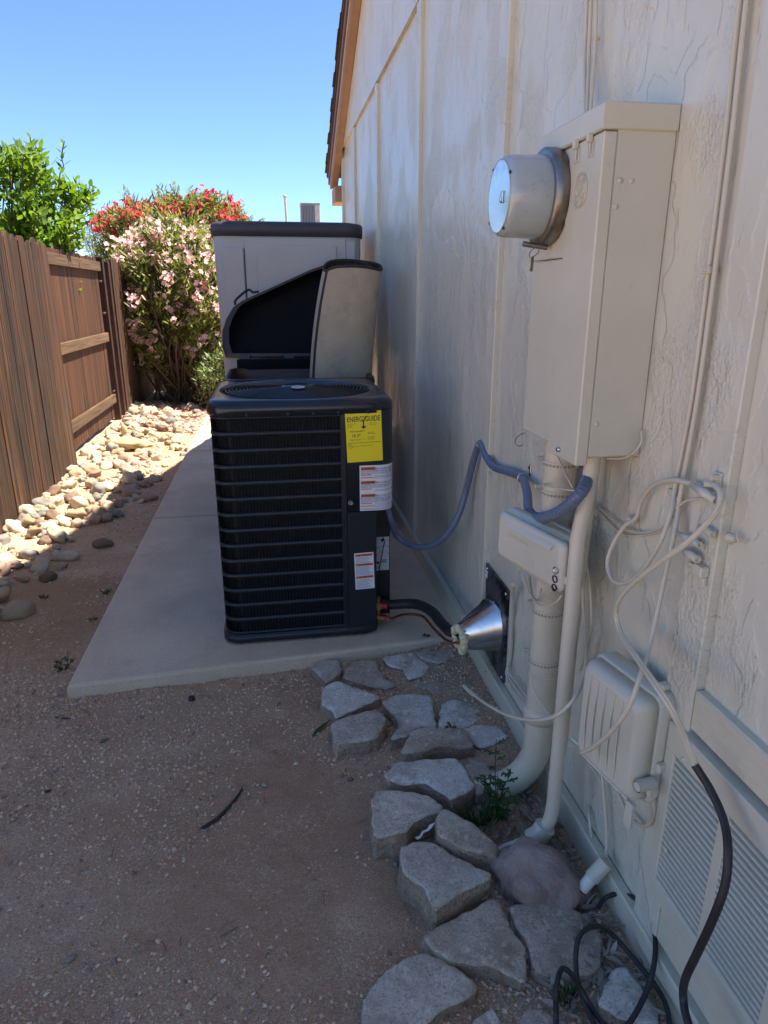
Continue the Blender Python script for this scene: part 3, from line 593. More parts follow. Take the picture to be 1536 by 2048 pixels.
# ------------------------------------------------------------------ meter box and meter
mx = thing('meter_box', 'tall cream metal electric service box on the house wall above the pipes', 'electrical box')
BX, BY0, BY1, BZ0, BZ1 = .657, 1.377, 1.712, 1.155, 1.852
MB().box((BX+.03, BY0, BZ0), (W-.0005, BY1, BZ1-.045), .003).build('box_body', BOXP, mx)
MB().box((BX-.0, BY0-.002, BZ0-.018), (BX+.0285, BY1-.18, BZ1-.05), .003).build('front_cover', BOXP, mx)
MB().box((BX+.004, BY1-.178, BZ0+.002), (BX+.0283, BY1+.002, 1.578), .003).build('lower_panel', BOXP, mx)
MB().box((BX+.003, BY1-.1785, 1.580), (BX+.0288, BY1+.002, BZ1-.05), .002).build('meter_panel', BOXP, mx)
cap = MB().box((BX-.005, BY0-.006, BZ1-.048), (W-.0003, BY1+.006, BZ1), .003).build('top_cap', BOXP, mx)
MB().box((BX-.0053, BY0-.0065, BZ1-.047), (BX+.03, BY0-.0063, BZ1-.001)).build('cap_corner', BOXP, cap)
for y in (1.425, 1.49):
    lt = MB().box((BX-.012, y-.006, BZ1-.062), (BX-.0005, y+.006, BZ1-.046), .002).build('latch', BOXP, mx)
    mb = MB().box((BX-.0025, y-.012, BZ1-.088), (BX-.0005, y-.0105, BZ1-.058)).box((BX-.0025, y+.0105, BZ1-.088), (BX-.0005, y+.012, BZ1-.058)).box((BX-.0025, y-.0104, BZ1-.088), (BX-.0005, y+.0104, BZ1-.0865)).tube([(BX-.004, y, BZ1-.083), (BX-.004, y, BZ1-.06)], .002, 6); mb.build('latch_loop', BOXP, lt)
# embossed round monogram
ly, lz = 1.462, 1.708; emb = MB()
def ey(u, v, d=.0): return (BX-.0012-d, ly-u, lz+v)
for r in (.033, .029): emb.tube([ey(r*math.cos(a), r*math.sin(a)*1.02) for a in np.linspace(0, 2*math.pi, 41)], .0014, 5, caps=False)
G_ = [(-.002,.016),(-.010,.019),(-.016,.012),(-.015,.002),(-.008,-.003),(-.002,.003),(-.003,.010),(-.008,.008),(-.006,-.006),(-.012,-.013),(-.017,-.008)]
E_ = [(.016,.012),(.010,.017),(.004,.012),(.006,.005),(.012,.003),(.005,.001),(.001,-.008),(.006,-.016),(.014,-.014),(.017,-.006)]
for C_ in (G_, E_): emb.tube(cat_rom([ey(u, v) for (u, v) in C_], 5), .0013, 5)
for k in range(4):
    a = math.pi/2*k+.78; emb.tube(cat_rom([ey(.026*math.cos(a+t), (.026-.006*abs(t))*math.sin(a+t)) for t in (-.5, -.2, .1, .4)]+[ey(.020*math.cos(a+.35), .020*math.sin(a+.35))], 4), .0012, 5)
emb.build('embossed_emblem', BOXP, mx)
for (x, z) in ((.70, 1.715), (.724, 1.715), (.696, 1.668), (.70, 1.23)): MB().lathe([(0, .006), (.002, .0055), (.003, 0)], (x, BY0, z), (0, -1, 0), 10).build('rivet', BOXP, mx)
p = wp(1105, 900, W-BX); MB().lathe([(0, .006), (.006, .006), (.006, 0)], (BX-.001, BY0+.085, BZ0+.002), (-1, 0, 0), 8).build('seal_screw', GALV, mx)
MB().tube(cat_rom([wp(1048, 866, .16), wp(1036, 872, .165), wp(1030, 884, .165), wp(1036, 892, .16), wp(1045, 890, .158)], 6), .0013, 5).build('seal_wire', GALVD, mx)
MB().tube(cat_rom([wp(1283, 862, .01), wp(1282, 885, .012), wp(1268, 905, .02), wp(1245, 916, .03), wp(1215, 917, .05)], 6), .0028, 6).build('ground_wire', PIPEP, mx)
MC = Vector((BX+.003, 1.615, 1.712)); em = thing('electric_meter', 'round grey glass electric meter sticking out of the service box', 'meter')
MB().lathe([(0, .094), (.002, .103), (.030, .103), (.034, .097), (.034, .088)], MC, (-1, 0, 0), 56).build('meter_ring', GALVD, em)
MB().lathe([(.004, .086), (.030, .0885), (.112, .086), (.122, .083), (.128, .077), (.1285, .074)], MC, (-1, 0, 0), 56).build('meter_shell', GLASS, em)
fc = MB().lathe([(.1300, .0748), (.1301, .03), (.1301, 0)], MC, (-1, 0, 0), 56).build('meter_face', MFACE, em)
MB().lathe([(.1255, .0765), (.1300, .0775), (.1308, .0755), (.1265, .0745)], MC, (-1, 0, 0), 56).build('face_rim', GLASS, em)
mb = MB(); c = MC+Vector((-.131, -.03, -.004)); mb.box(c+Vector((-.003, -.008, -.012)), c+Vector((.0005, .008, .012)), .001).box(c+Vector((-.006, -.005, -.010)), c+Vector((-.0031, .005, .0)), .001); mb.build('optical_port', GALV, fc)
for a in (.9, 2.6, 4.2, 5.6): q = MC+Vector((-.128, .079*math.cos(a), .079*math.sin(a))); MB().lathe([(0, .004), (.003, .003), (.0035, 0)], q, (-1, 0, 0), 8).build('rivet', BLK, em)
q = MC+Vector((-.02, -.01, -.107)); MB().tube([q+Vector((-.05, 0, .008)), q+Vector((.01, 0, .0))], .006, 8).build('locking_screw', GALVD, em)
mb = MB().tube(cat_rom([q+Vector((-.02, 0, 0)), q+Vector((-.03, .003, -.012)), q+Vector((-.028, .002, -.022)), q+Vector((-.012, -.002, -.012)), q+Vector((-.01, 0, 0))], 6), .0012, 5); sw = mb.build('seal_wire', GALVD, em)
mb = MB(); tp = [(-.008, .0), (.008, 0), (.008, -.026), (.004, -.033), (-.004, -.033), (-.008, -.026)]; mb.plate([q+Vector((-.026+u*.7, u*.7, -.02+v)) for (u, v) in tp], (.0015, -.0015, 0)); fixn(mb.build('seal_tag', GALVD, sw))

# ------------------------------------------------------------------ wall pipes
PX = W-.062; PYc = 1.655; PR = .043
pipe = thing('service_conduit', 'thick cream painted service pipe below the meter box bending into the ground', 'pipe')
MB().tube([(PX, PYc, BZ0-.016), (PX, PYc, .30)], PR, 28).build('pipe_run', PIPEP, pipe)
el = [(PX, PYc, .30), (PX, PYc, .22)]+[(PX-.17*(1-math.cos(a)), PYc+.03*(1-math.cos(a)), .20-.17*math.sin(a)*1.05) for a in np.linspace(.1, 1.25, 12)]
el.append(Vector(el[-1])+(Vector(el[-1])-Vector(el[-2]))*4)
MB().tube(cat_rom(el, 3), PR*.985, 28).build('elbow', PIPEP, pipe)
MB().lathe([(0, PR), (.001, PR+.008), (.035, PR+.008), (.042, PR+.003), (.045, PR)], (PX, PYc, .285), (0, 0, 1), 32).build('coupling', PIPEP, pipe)
def strap(z, tail=True):
    s_ = MB().lathe([(0, PR+.0006), (0, PR+.0022), (.018, PR+.0022), (.018, PR+.0006)], (PX, PYc, z), (0, 0, 1), 36, False).build('pipe_strap', PIPEP, pipe)
    mb = MB()
    for k in range(11):
        a = 3.05+k*.22; mb.lathe([(0, .0042), (.0006, .0042), (.0006, 0)], (PX+(PR+.0021)*math.cos(a), PYc+(PR+.0021)*math.sin(a), z+.009), (math.cos(a), math.sin(a), 0), 8, False)
    mb.build('strap_hole', HOLE, s_)
    c = Vector((PX, PYc+PR+.012, z+.009)); MB().box(c+Vector((-.02, -.014, -.009)), c+Vector((.004, .016, .010)), .003).tube([c+Vector((-.04, .008, 0)), c+Vector((-.012, .008, 0))], .0065, 8).build('clamp_bolt', PIPEP, s_)
strap(1.065); strap(.985); strap(.635); strap(.475)
MB().lathe([(0, PR+.0004), (.001, PR+.002), (.006, PR+.002), (.007, PR+.0004)], (PX, PYc, .44), (0, 0, 1), 32).build('cable_tie', PIPEP, pipe)
# thinner pipe in front
sp = thing('small_conduit', 'slim cream painted pipe before the thick pipe with a bent elbow at its foot', 'pipe')
SX, SY, SR = W-.105, 1.425, .0185
top = wp(1163, 1000, .105); SY = top.y
MB().tube([(SX+.03, SY+.02, 1.15), (SX+.02, SY+.014, 1.05), (SX, SY, .95), (SX, SY, .22)], SR, 20).build('pipe_run', PIPEP, sp)
MB().tube(cat_rom([(SX, SY, .22), (SX, SY, .17), (SX-.006, SY+.002, .115), (SX-.026, SY+.006, .07), (SX-.06, SY+.012, .048)], 5), SR*1.02, 20).build('elbow', PIPEP, sp)
MB().tube([(SX-.015, SY+.003, .095), (SX-.03, SY+.006, .066), (SX-.052, SY+.010, .048)], SR*1.55, 22).build('coupling', PIPEP, sp)
MB().tube([(SX-.05, SY+.01, .052), (SX-.115, SY+.022, .022), (SX-.17, SY+.032, -.01)], SR*.62, 14).build('stub_pipe', PVC, sp)
tp_ = thing('thin_conduit', 'thin cream tube squeezed between the two painted pipes', 'pipe')
MB().tube([(W-.03, SY+.09, 1.15), (W-.045, SY+.09, .6), (W-.06, SY+.06, .34), (W-.09, SY+.05, .06), (W-.09, SY+.05, -.02)], .0105, 12).build('tube', PIPEP, tp_)
gp_ = thing('thin_riser', 'narrow cream riser tube under the small telephone box beside the flashing plate', 'pipe')
MB().tube(cat_rom([wp(1026, 1170, .05), wp(1024, 1200, .02), wp(1021, 1300, .012), wp(1017, 1330, .012)], 6), .008, 10).build('tube', PIPEP, gp_)
for (i_, b_) in enumerate((0, 1, 2)):
    MB().tube(cat_rom([wp(1017, 1328, .012), wp(1012+3*b_, 1345, .014+.006*b_), wp(1022+5*b_, 1372-4*b_, .02), wp(1060+4*b_, 1418-4*b_, .05), wp(1088+3*b_, 1440-6*b_, .06)], 6), .0035, 6).build('wire', PIPEP, gp_)

# ------------------------------------------------------------------ blue flexible conduit
bw = thing('flexible_conduit', 'blue grey flexible conduit looping from the service box along the wall to the air conditioner', 'conduit')
CT = wp(1178, 915, .075)
bp_ = [(CT.x, CT.y, CT.z-.02), wp(1174, 960, .09), wp(1158, 990, .13), wp(1118, 1024, .145), wp(1078, 1036, .125), wp(1058, 1022, .10), wp(1054, 985, .06), wp(1044, 956, .026), wp(1018, 944, .024), wp(988, 934, .024), wp(972, 912, .024), wp(960, 888, .024), wp(946, 925, .03), onx(934, 975, .775), onx(915, 1035, .74), onx(885, 1078, .69), onx(848, 1094, .635), onx(812, 1086, .575), onx(790, 1066, .525), (.492, AY0+.085, .552), (.480, AY0+.095, .60), (.478, AY0+.098, .635)]
run = cat_rom(bp_, 8); nb = 30
MB().tube(run, .0135, 14).build('hose', BLUE, bw)
rib = MB(); L = 0
for i in range(1, nb+10):
    L += (run[i]-run[i-1]).length
    if L > .0058: L = 0; t = (run[i+1]-run[i-1]).normalized(); rib.lathe([(-.0018, .0134), (-.001, .0150), (.001, .0150), (.0018, .0134)], run[i], t, 14)
rib.build('hose_ribs', BLUE, bw)
MB().lathe([(0, .024), (.002, .026), (.028, .026), (.032, .023), (.045, .021), (.046, .014)], (CT.x, CT.y, BZ0-.001), (0, 0, -1), 16, False).build('connector', GREYC, bw)
MB().lathe([(0, .019), (.02, .019), (.022, .014)], (.478, AY0+.098, .642), (0, 0, -1), 14).build('connector', GREYC, bw)
for (px, py, hy) in ((960, 888, .03), (1044, 956, .035)):
    c = wp(px, py, .024); i = min(range(len(run)), key=lambda k: (run[k]-c).length); t = (run[i+1]-run[i-1]).normalized()
    mb = MB().lathe([(-.005, .0142), (-.005, .0162), (.005, .0162), (.005, .0142)], run[i], t, 16); mb.box((W-.004, run[i].y-.012, run[i].z+.008), (W-.0006, run[i].y+.002, run[i].z+.045), .001); cl = mb.build('conduit_clip', GALV, bw)
    MB().lathe([(0, .0055), (.004, .005), (.005, 0)], (W-.004, run[i].y-.005, run[i].z+.034), (-1, 0, 0), 8).build('screw', BLK, cl)
# ------------------------------------------------------------------ telephone boxes
def frame(o, c, yaw): o.location = c; o.rotation_euler = (0, 0, yaw); return o   # local +y runs along the box, +x to the wall
t1 = frame(thing('telephone_box', 'small cream plastic telephone box strapped to the thick pipe under the blue conduit', 'utility box'), (.675, 1.439, .795), .236)
L1, H1 = .294, .132
def softbox(L, H, d0, d1, ins, r=.018):               # lid face that bulges outward
    rings = []
    for (x, k) in ((d0, 0), (d1+.010, 0), (d1+.003, .006), (d1, .016)): rings.append([(x, y, z) for (y, z) in rrect(k+ins, k+ins, L-k-ins, H-k-ins, max(.004, r-k*.4), 5)])
    mb = ring_mesh(rings); n = len(rings[0]); mb.add(rings[-1], [list(range(n))]); mb.add(rings[0], [list(range(n))]); return mb
fixn(softbox(L1, H1, .024, .0, 0).build('lid', BOXP, t1)); fixn(softbox(L1+.004, H1+.004, .060, .0262, -.002).build('body', BOXP, t1))
MB().add([(0.0255, .02, H1+.002), (.0, .03, H1-.012), (.004, L1-.03, H1-.012), (.0255, L1-.02, H1+.002), (-.006, .045, H1-.03), (-.006, L1-.05, H1-.03)], [(0,1,2,3), (1,4,5,2)], True).build('lid_bevel', BOXP, t1)
for k, z in enumerate((.058, .035, .012)): mb = MB().lathe([(0, .0095), (.002, .0098), (.002, .0075), (-.004, .0070), (-.004, 0)], (-.001, .018, z), (-1, 0, 0), 14); mb.build('screw_recess', (GALV if k == 0 else BLK) if k != 2 else BLK, t1)
MB().box((.012, -.009, .026), (.045, .001, .048), .002).box((.018, -.009, .004), (.040, -.0005, .020), .002).build('latch', BOXP, t1)
mb = MB()
for k in range(16): y = L1-.06-k*.0062; mb.tube([(-.0006, y, H1-.052-.002*(k%3)), (-.0006, y-.0035, H1-.045+.002*(k%2))], .0008, 4)
mb.build('embossed_print', BOXP, t1)
for (u, v, n_) in ((.11, .03, 4), (.03, .025, 5)):
    mb = MB()
    for k in range(n_): mb.box((-.0007, u, v+k*.0055), (.001, u+.032, v+k*.0055+.0012))
    mb.build('embossed_print', BOXP, t1)
MB().lathe([(0, .02), (.012, .015), (.02, .008)], (.035, L1-.08, .0), (0, 0, -1), 14).build('grommet', BOXP, t1)
MB().box((.061, .02, -.012), (.075, .16, H1+.008), .003).build('mount_plate', BOXP, t1)
# tangle of wires under it
for j, (pts, r) in enumerate(((((1058, 1150, .10), (1062, 1185, .07), (1066, 1230, .05), (1064, 1268, .05)), .005), (((1072, 1165, .10), (1075, 1200, .06), (1078, 1265, .05)), .0035), (((1045, 1150, .12), (1058, 1185, .11), (1080, 1210, .115), (1110, 1205, .12), (1125, 1190, .11)), .0028), (((1066, 1205, .09), (1085, 1190, .115), (1108, 1180, .115)), .0028), (((1052, 1175, .1), (1062, 1192, .10), (1078, 1188, .1), (1082, 1178, .1)), .0022))):
    o = MB().tube(cat_rom([wp(*p) for p in pts], 7), r, 7).build('drop_wire', PIPEP)
    tag(o, ['straight stubby drop wire hanging under the small telephone box', 'short second drop wire beside the stubby one under the small telephone box', 'looping wire round the thick pipe just below the small telephone box', 'short wire stub across the thick pipe below the small telephone box', 'tiny knotted wire at the bottom edge of the small telephone box'][j], 'wire', 'wires under the small telephone box')

t2 = frame(thing('ribbed_utility_box', 'larger cream plastic utility box with vertical ribs low on the house wall', 'utility box'), (.722, 1.085, .458), .187)
L2, H2 = .205, .25
rings = [[(x, y, z) for (y, z) in rrect(k-.001*0, k, L2-k, H2-k, .02, 5)] for (x, k) in ((.03, 0), (.006, .002), (-.008, .010), (-.013, .02))]
mb = ring_mesh(rings); n = len(rings[0]); mb.add(rings[-1], [list(range(n))]); mb.add(rings[0], [list(range(n))]); fixn(mb.build('lid', BOXP, t2))
for k in range(5):
    y = .055+k*.027; MB().tube(cat_rom([(-.0128, y, .022), (-.0165, y+.003, .09), (-.0165, y+.003, .16), (-.0128, y, H2-.022)], 5), .0024, 6).build('rib', BOXP, t2)
rings = [[(x, y, z) for (y, z) in rrect(-.006+k, -.006+k, L2+.006-k, H2+.006-k, .022, 5)] for (x, k) in ((.078, .004), (.075, 0), (.034, 0), (.031, .004))]
mb = ring_mesh(rings); n = len(rings[0]); mb.add(rings[-1], [list(range(n))]); mb.add(rings[0], [list(range(n))]); fixn(mb.build('body', BOXP, t2))
rings = [[(x, y, z) for (y, z) in rrect(-.003+k, .0+k, L2-.005-k, H2-.0-k, .02, 5)] for (x, k) in ((.0795, .0), (.0305, .0))]
MB().tube([(-.012, -.012, .062), (.030, -.012, .062)], .013, 14, caps=False).tube([(-.0115, -.012, .062), (.0, -.012, .062)], .0105, 14).build('lock_tube', BOXP, t2)
MB().box((.020, -.018, .030), (.034, -.0065, .052), .002).box((.036, -.020, .085), (.06, -.0065, .105), .002).build('hasp', BOXP, t2)
MB().box((-.006, .0, -.062), (.008, .022, -.0), .003).build('bottom_tab', BOXP, t2)
MB().box((.0, .025, -.006), (.03, L2-.01, -.0005), .002).build('lower_lip', PVC, t2)
MB().box((.055, L2*.1, H2+.006), (.082, .02+.02, H2+.018), .002).build('hinge_tab', BOXP, t2)

# ------------------------------------------------------------------ cables on the wall
def cable(name, label, pts, r, m=PIPEP, seg=8, n=8, group=None, cat='cable'):
    o = MB().tube(cat_rom([wp(*p) if len(p) == 3 else Vector(p[1:]) for p in pts], n), r*.84, seg).build(name, m); return tag(o, label, cat, group)
for j, (xt, xb, lb) in enumerate(((1172, 1171, 'leftmost of the three thin cables rising above the service box'), (1182, 1174, 'middle of the three thin cables rising above the service box'), (1194, 1180, 'rightmost and straightest of the three thin cables rising above the service box'))):
    d = .012+.004*j; cable('riser_cable', lb, [(xt+4*(2-j) if j < 2 else xt, -260, d), (xt+(2-j)*2-2, 0, d), (xt+(xb-xt)*.5-2*(1-j), 110, d+.002), (xb, 232, d+.03)], .0055, group='cables above the service box')
o = MB().box(wp(1182, 81, .018), wp(1199, 74, .0), .001).build('cable_clip', PIPEP); tag(o, 'small clip holding the rightmost cable above the service box', 'clip')
c1 = cable('coax_cable', 'left one of two long coax cables on the wall, ending in a wide loop', [(1510, -200, .012), (1480, 0, .012), (1452, 260, .012), (1415, 560, .012), (1383, 800, .012), (1352, 965, .014), (1343, 1020, .03), (1320, 1085, .05), (1285, 1140, .055), (1250, 1166, .055), (1225, 1160, .055), (1215, 1125, .05), (1228, 1085, .04), (1250, 1052, .026), (1272, 1036, .02), (1284, 1000, .018), (1305, 972, .02), (1340, 961, .032), (1378, 966, .036), (1398, 978, .036)], .0062)
c2 = cable('coax_cable', 'right one of two long coax cables, dropping behind the loop to the ribbed box', [(1524, -200, .012), (1494, 0, .012), (1466, 260, .012), (1428, 560, .012), (1395, 800, .012), (1362, 985, .014), (1350, 1060, .03), (1328, 1160, .045), (1302, 1280, .075), (1278, 1360, .13), (1255, 1420, .15), (1220, 1465, .16), (1185, 1495, .165), (1163, 1506, .165)], .0062)
for j, (px, py, lb) in enumerate(((1430, 540, 'upper clip over the pair of coax cables beside the service box'), (1358, 984, 'clip over the pair of coax cables level with the cable couplers'), (1272, 1037, 'clip holding the wide coax loop to the wall'))):
    c = wp(px, py, .0); mb = MB().box((W-.022, c.y-.013, c.z-.007), (W-.0005, c.y+.010, c.z+.007), .0015); tag(mb.lathe([(0, .004), (.003, .0035), (.004, 0)], (W-.022, c.y-.006, c.z), (-1, 0, 0), 8).build('cable_clip', PIPEP), lb, 'clip')
cable('phone_wire', 'old twisted wire sagging across the wall behind the coax loop', [(1180, 1000, .012), (1215, 1030, .012), (1255, 1058, .012), (1290, 1065, .012), (1325, 1052, .014), (1350, 1020, .02), (1372, 1002, .025), (1400, 998, .028), (1412, 1000, .02)], .0032, n=8)
cable('phone_wire', 'flaking second wire just under the sagging twisted wire', [(1182, 1005, .008), (1212, 1040, .008), (1245, 1068, .008), (1285, 1071, .008), (1318, 1062, .009), (1350, 1030, .012)], .0028)
cable('loop_cable', 'thick wire leaving the hole in the wall behind the slim pipe', [(1193, 1030, .004), (1182, 1042, .02), (1173, 1070, .03), (1172, 1120, .03), (1180, 1180, .03), (1183, 1240, .03), (1176, 1290, .03), (1160, 1340, .03)], .0048, group='cables behind the slim pipe')
cable('loop_cable', 'long cable from behind the slim pipe sweeping out over the stones', [(1192, 1033, .004), (1178, 1050, .03), (1168, 1110, .04), (1166, 1200, .045), (1171, 1290, .05), (1168, 1350, .07), (1150, 1395, .13), (1110, 1432, .17), (1060, 1440, .19), (1010, 1428, .205), (968, 1405, .215), (946, 1388, .215)], .0055)
cable('cable_end', 'bare connector end of the long cable over the stepping stones', [(948, 1390, .215), (938, 1382, .215), (928, 1372, .215)], .0078, n=3, cat='connector')
cable('loop_cable', 'thin cable looping below the slim pipe towards the ribbed box', [(1060, 1345, .12), (1070, 1385, .11), (1095, 1425, .09), (1130, 1470, .06), (1160, 1500, .03), (1180, 1530, .02), (1195, 1555, .014)], .0028)
cable('white_stub', 'short white wire end poking out above the ribbed box tab', [(1145, 1478, .10), (1160, 1490, .10), (1172, 1500, .09)], .0055, PVC, n=3, cat='wire')
cable('box_cable', 'thick wire curving out under the ribbed utility box', [(1236, 1585, .02), (1252, 1620, .02), (1275, 1648, .02), (1296, 1650, .022), (1308, 1630, .03), (1306, 1600, .045)], .0058)
cable('box_cable', 'straight wire dropping from the ribbed box into the white pipe stub', [(1203, 1540, .02), (1207, 1580, .02), (1213, 1660, .02), (1212, 1718, .022)], .0055)
cable('wall_wire', 'short bent wire coming out of the wall low beside the ribbed box', [(1178, 1612, .004), (1178, 1630, .016), (1181, 1660, .018), (1187, 1700, .014)], .0048)
cable('tie_wire', 'thin tie wire from the top pipe strap to the service box', [(1112, 905, .10), (1125, 935, .10), (1140, 965, .10), (1150, 985, .09)], .003)
cable('tie_wire', 'thin bare wire running round the thick pipe behind the blue conduit', [(1084, 968, .06), (1090, 970, .11), (1120, 977, .115), (1152, 982, .10)], .003)
# couplers on the near batten
def coupler(lb, px0, py0, px1, py1, d, r, m=BOXP, hole=True):
    a = wp(px0, py0, d); b = wp(px1, py1, d); t = thing('coax_coupler', lb, 'connector', 'coax couplers on the batten'); ax_ = b-a; L = ax_.length
    MB().lathe([(0, 0), (0, r*.72), (L*.28, r*.72), (L*.29, r), (L*.70, r), (L*.71, r*.88), (L, r*.88), (L, r*.55), (L-.006, r*.5), (L-.006, 0)], a, ax_, 14).build('barrel', m, t)
    c = (a+b)/2; MB().box((W-.0205, c.y-.014, c.z-.012), (W-d+r*.3, c.y+.005, c.z+.004), .001).build('bracket', m, t); return t
coupler('long coax coupler joined to the wide cable loop', 1384, 969, 1432, 1002, .042, .0085)
coupler('empty upper coax coupler below the joined one', 1398, 1052, 1426, 1070, .034, .0075)
coupler('empty middle coax coupler with a thin left end', 1354, 1066, 1400, 1090, .036, .0075)
coupler('lowest round coax coupler with an open end', 1364, 1098, 1396, 1120, .036, .0085)
t = thing('ground_clamp', 'square ground clamp at the foot of the coupler group', 'clamp'); c = wp(1400, 1140, .03); MB().box(c+Vector((-.008, -.014, -.011)), c+Vector((.010, .012, .010)), .002).build('clamp_body', BOXP, t)
MB().tube([wp(1380, 1128, .03), wp(1396, 1138, .03)], .006, 8).build('clamp_screw', BOXP, t); MB().box((W-.03, c.y-.014, c.z-.03), (W-.0205, c.y-.002, c.z-.0115), .002).build('clamp_lug', BOXP, t)
t = thing('ground_lug', 'small bolted lug above the joined coupler', 'clamp'); c = wp(1426, 968, .03); MB().box((W-.026, c.y-.012, c.z-.03), (W-.0205, c.y+.008, c.z+.022), .001).build('lug_plate', BOXP, t); MB().tube([(W-.04, c.y+.012, c.z-.002), (W-.026, c.y+.004, c.z-.002)], .007, 8).tube([(W-.04, c.y-.006, c.z+.014), (W-.026, c.y-.006, c.z+.014)], .006, 8).build('lug_bolt', BOXP, t)
t = thing('cable_cleat', 'small lumpy cleat on the near edge of the batten', 'clamp'); c = wp(1465, 1077, .02); Vv, F = blob(c+Vector((-.003, 0, 0)), .0095, 3.3, 2, .7); MB().add(Vv, F, True).build('cleat_body', BOXP, t)
# painted drop cable that turns black lower down
dc = thing('drop_cable', 'thick cable from the couplers across the vent, cream above and black below', 'cable')
up_ = [wp(*p) for p in ((1430, 970, .035), (1440, 985, .04), (1438, 1010, .045), (1420, 1040, .055), (1375, 1085, .075), (1320, 1125, .09), (1268, 1165, .095), (1238, 1200, .09), (1232, 1235, .08), (1245, 1275, .085), (1275, 1320, .12), (1310, 1370, .15), (1345, 1425, .14), (1370, 1480, .11), (1390, 1530, .09))]
lo_ = [wp(*p) for p in ((1390, 1530, .09), (1422, 1582, .075), (1447, 1640, .075), (1456, 1700, .09), (1450, 1770, .10), (1425, 1840, .11), (1395, 1905, .115), (1370, 1960, .12), (1367, 2000, .12), (1378, 2050, .13), (1420, 2140, .13), (1470, 2250, .12))]
MB().tube(cat_rom(up_, 8), .0054, 10).build('painted_length', PIPEP, dc); MB().tube(cat_rom(lo_, 8), .0074, 12).build('black_length', BLKR, dc)
MB().tube(cat_rom([p+Vector((-.001, -.004, .0085)) for p in up_[2:]], 8), .0028, 6).build('messenger_wire', PIPEP, dc)
# black cable coiled on the stones
gc = thing('coiled_cable', 'black rubber cable coiled loosely on the stones below the vent', 'cable')
coil = [(1105, 2140, .05), (1112, 2040, .07), (1112, 1985, .12), (1122, 1940, .13), (1140, 1945, .12), (1160, 1975, .08), (1180, 2010, .06), (1210, 2050, .05), (1250, 2055, .05), (1290, 1990, .07), (1308, 1930, .10), (1310, 1870, .12), (1300, 1830, .12), (1275, 1800, .11), (1240, 1788, .09), (1212, 1795, .06), (1196, 1815, .05)]
MB().tube(cat_rom([onz(*p) for p in coil], 8), .0058, 10).build('cable_loop', BLKR, gc)
coil2 = [(1210, 2090, .06), (1175, 2020, .06), (1155, 1960, .07), (1152, 1905, .10), (1162, 1868, .12), (1190, 1852, .11), (1215, 1860, .08), (1240, 1885, .06), (1270, 1920, .055), (1310, 1970, .055), (1335, 2020, .06), (1340, 2090, .06)]
MB().tube(cat_rom([onz(*p) for p in coil2], 8), .0058, 10).build('cable_loop', BLKR, gc)
# white pipe stub in the ground
ps = thing('pipe_stub', 'small white plastic pipe stub leaning out of the ground by the wall', 'pipe')
a = onz(1210, 1722, .125); a = Vector((W-.03, a.y, a.z)) if False else wp(1212, 1724, .035); b = wp(1160, 1782, .10)
MB().tube([a, a+(b-a)*.55], .0195, 16).build('coupling', PIPEP, ps); MB().tube([a+(b-a)*.4, b], .0155, 16).build('pipe_end', PVC, ps)
MB().tube([a+(b-a)*.93, a+(b-a)*.985], .0162, 16).build('red_mark', M('red_mark', (.35,.05,.04), None, 20, .6), ps)

# ------------------------------------------------------------------ wheeled bin, rug, shed
bn = thing('brown_bin', 'dark brown plastic bin with its lid thrown open behind the air conditioner', 'bin')
BNX0, BNX1, BNY0, BNY1, BNZ = -.262, .600, 3.90, 4.60, 1.05
def bring(k, z, r=.09): return level(rrect(BNX0+k, BNY0+k, BNX1-k, BNY1-k, r, 6), z)
mb = ring_mesh([bring(.10, SZ+.001), bring(.075, .3), bring(.045, BNZ-.075), bring(.02, BNZ-.07), bring(.0, BNZ-.062), bring(-.004, BNZ-.03), bring(.0, BNZ-.004), bring(.012, BNZ), bring(.028, BNZ-.006), bring(.04, BNZ-.06), bring(.09, .3)])
r0 = bring(.10, SZ+.001); mb.add(r0, [list(range(len(r0)))[::-1]]); r1 = bring(.09, .30); mb.add(r1, [list(range(len(r1)))]); mb.build('bin_body', BINB, bn)
HZ = 1.108; P0 = Vector((0, 4.615, HZ-.03)); tl = Vector((0, .36, .93)).normalized(); nl = Vector((0, -tl.z, tl.y))
lid_px = [(456, 712), (449, 690), (449, 660), (457, 636), (470, 614), (486, 602), (620, 541), (680, 520), (720, 522), (738, 545), (742, 600), (741, 690), (735, 712)]
lp = [onplane(px, py, P0, nl) for (px, py) in lid_px]; cen = sum(lp, Vector())/len(lp)
dense = []
for i in range(len(lp)):
    q = lp[(i+1)%len(lp)]
    for k in range(3): dense.append(lp[i].lerp(q, k/3))
def lring(s_, d): return [cen+(p-cen)*s_-nl*d for p in dense]
mb = ring_mesh([lring(.94, .0), lring(1.0, -.004), lring(1.03, .006), lring(1.03, .03), lring(1.0, .035), lring(.95, .11), lring(.80, .14)]); mb.add(lring(.80, .14), [list(range(len(dense)))]); fixn(mb.build('lid_shell', BINB, bn))
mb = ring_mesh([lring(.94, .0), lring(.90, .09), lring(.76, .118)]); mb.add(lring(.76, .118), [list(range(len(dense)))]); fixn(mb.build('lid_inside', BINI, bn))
h0 = onplane(470, 610, P0-nl*.02, nl); h1 = onplane(500, 594, P0-nl*.02, nl)
MB().tube(cat_rom([h0+Vector((0, 0, .0)), h0+Vector((.01, .0, .035)), h1+Vector((-.01, 0, .045)), h1+Vector((.02, 0, .03)), h1+Vector((.06, 0, .035))], 6), .008, 8).build('lid_handle', BLK, bn)
for px in (490, 578, 640): p = onplane(px, 714, P0, nl); MB().box(p+Vector((-.035, -.03, -.03)), p+Vector((.035, .01, .012)), .006).build('hinge', GREYC if px != 640 else BLK, bn)
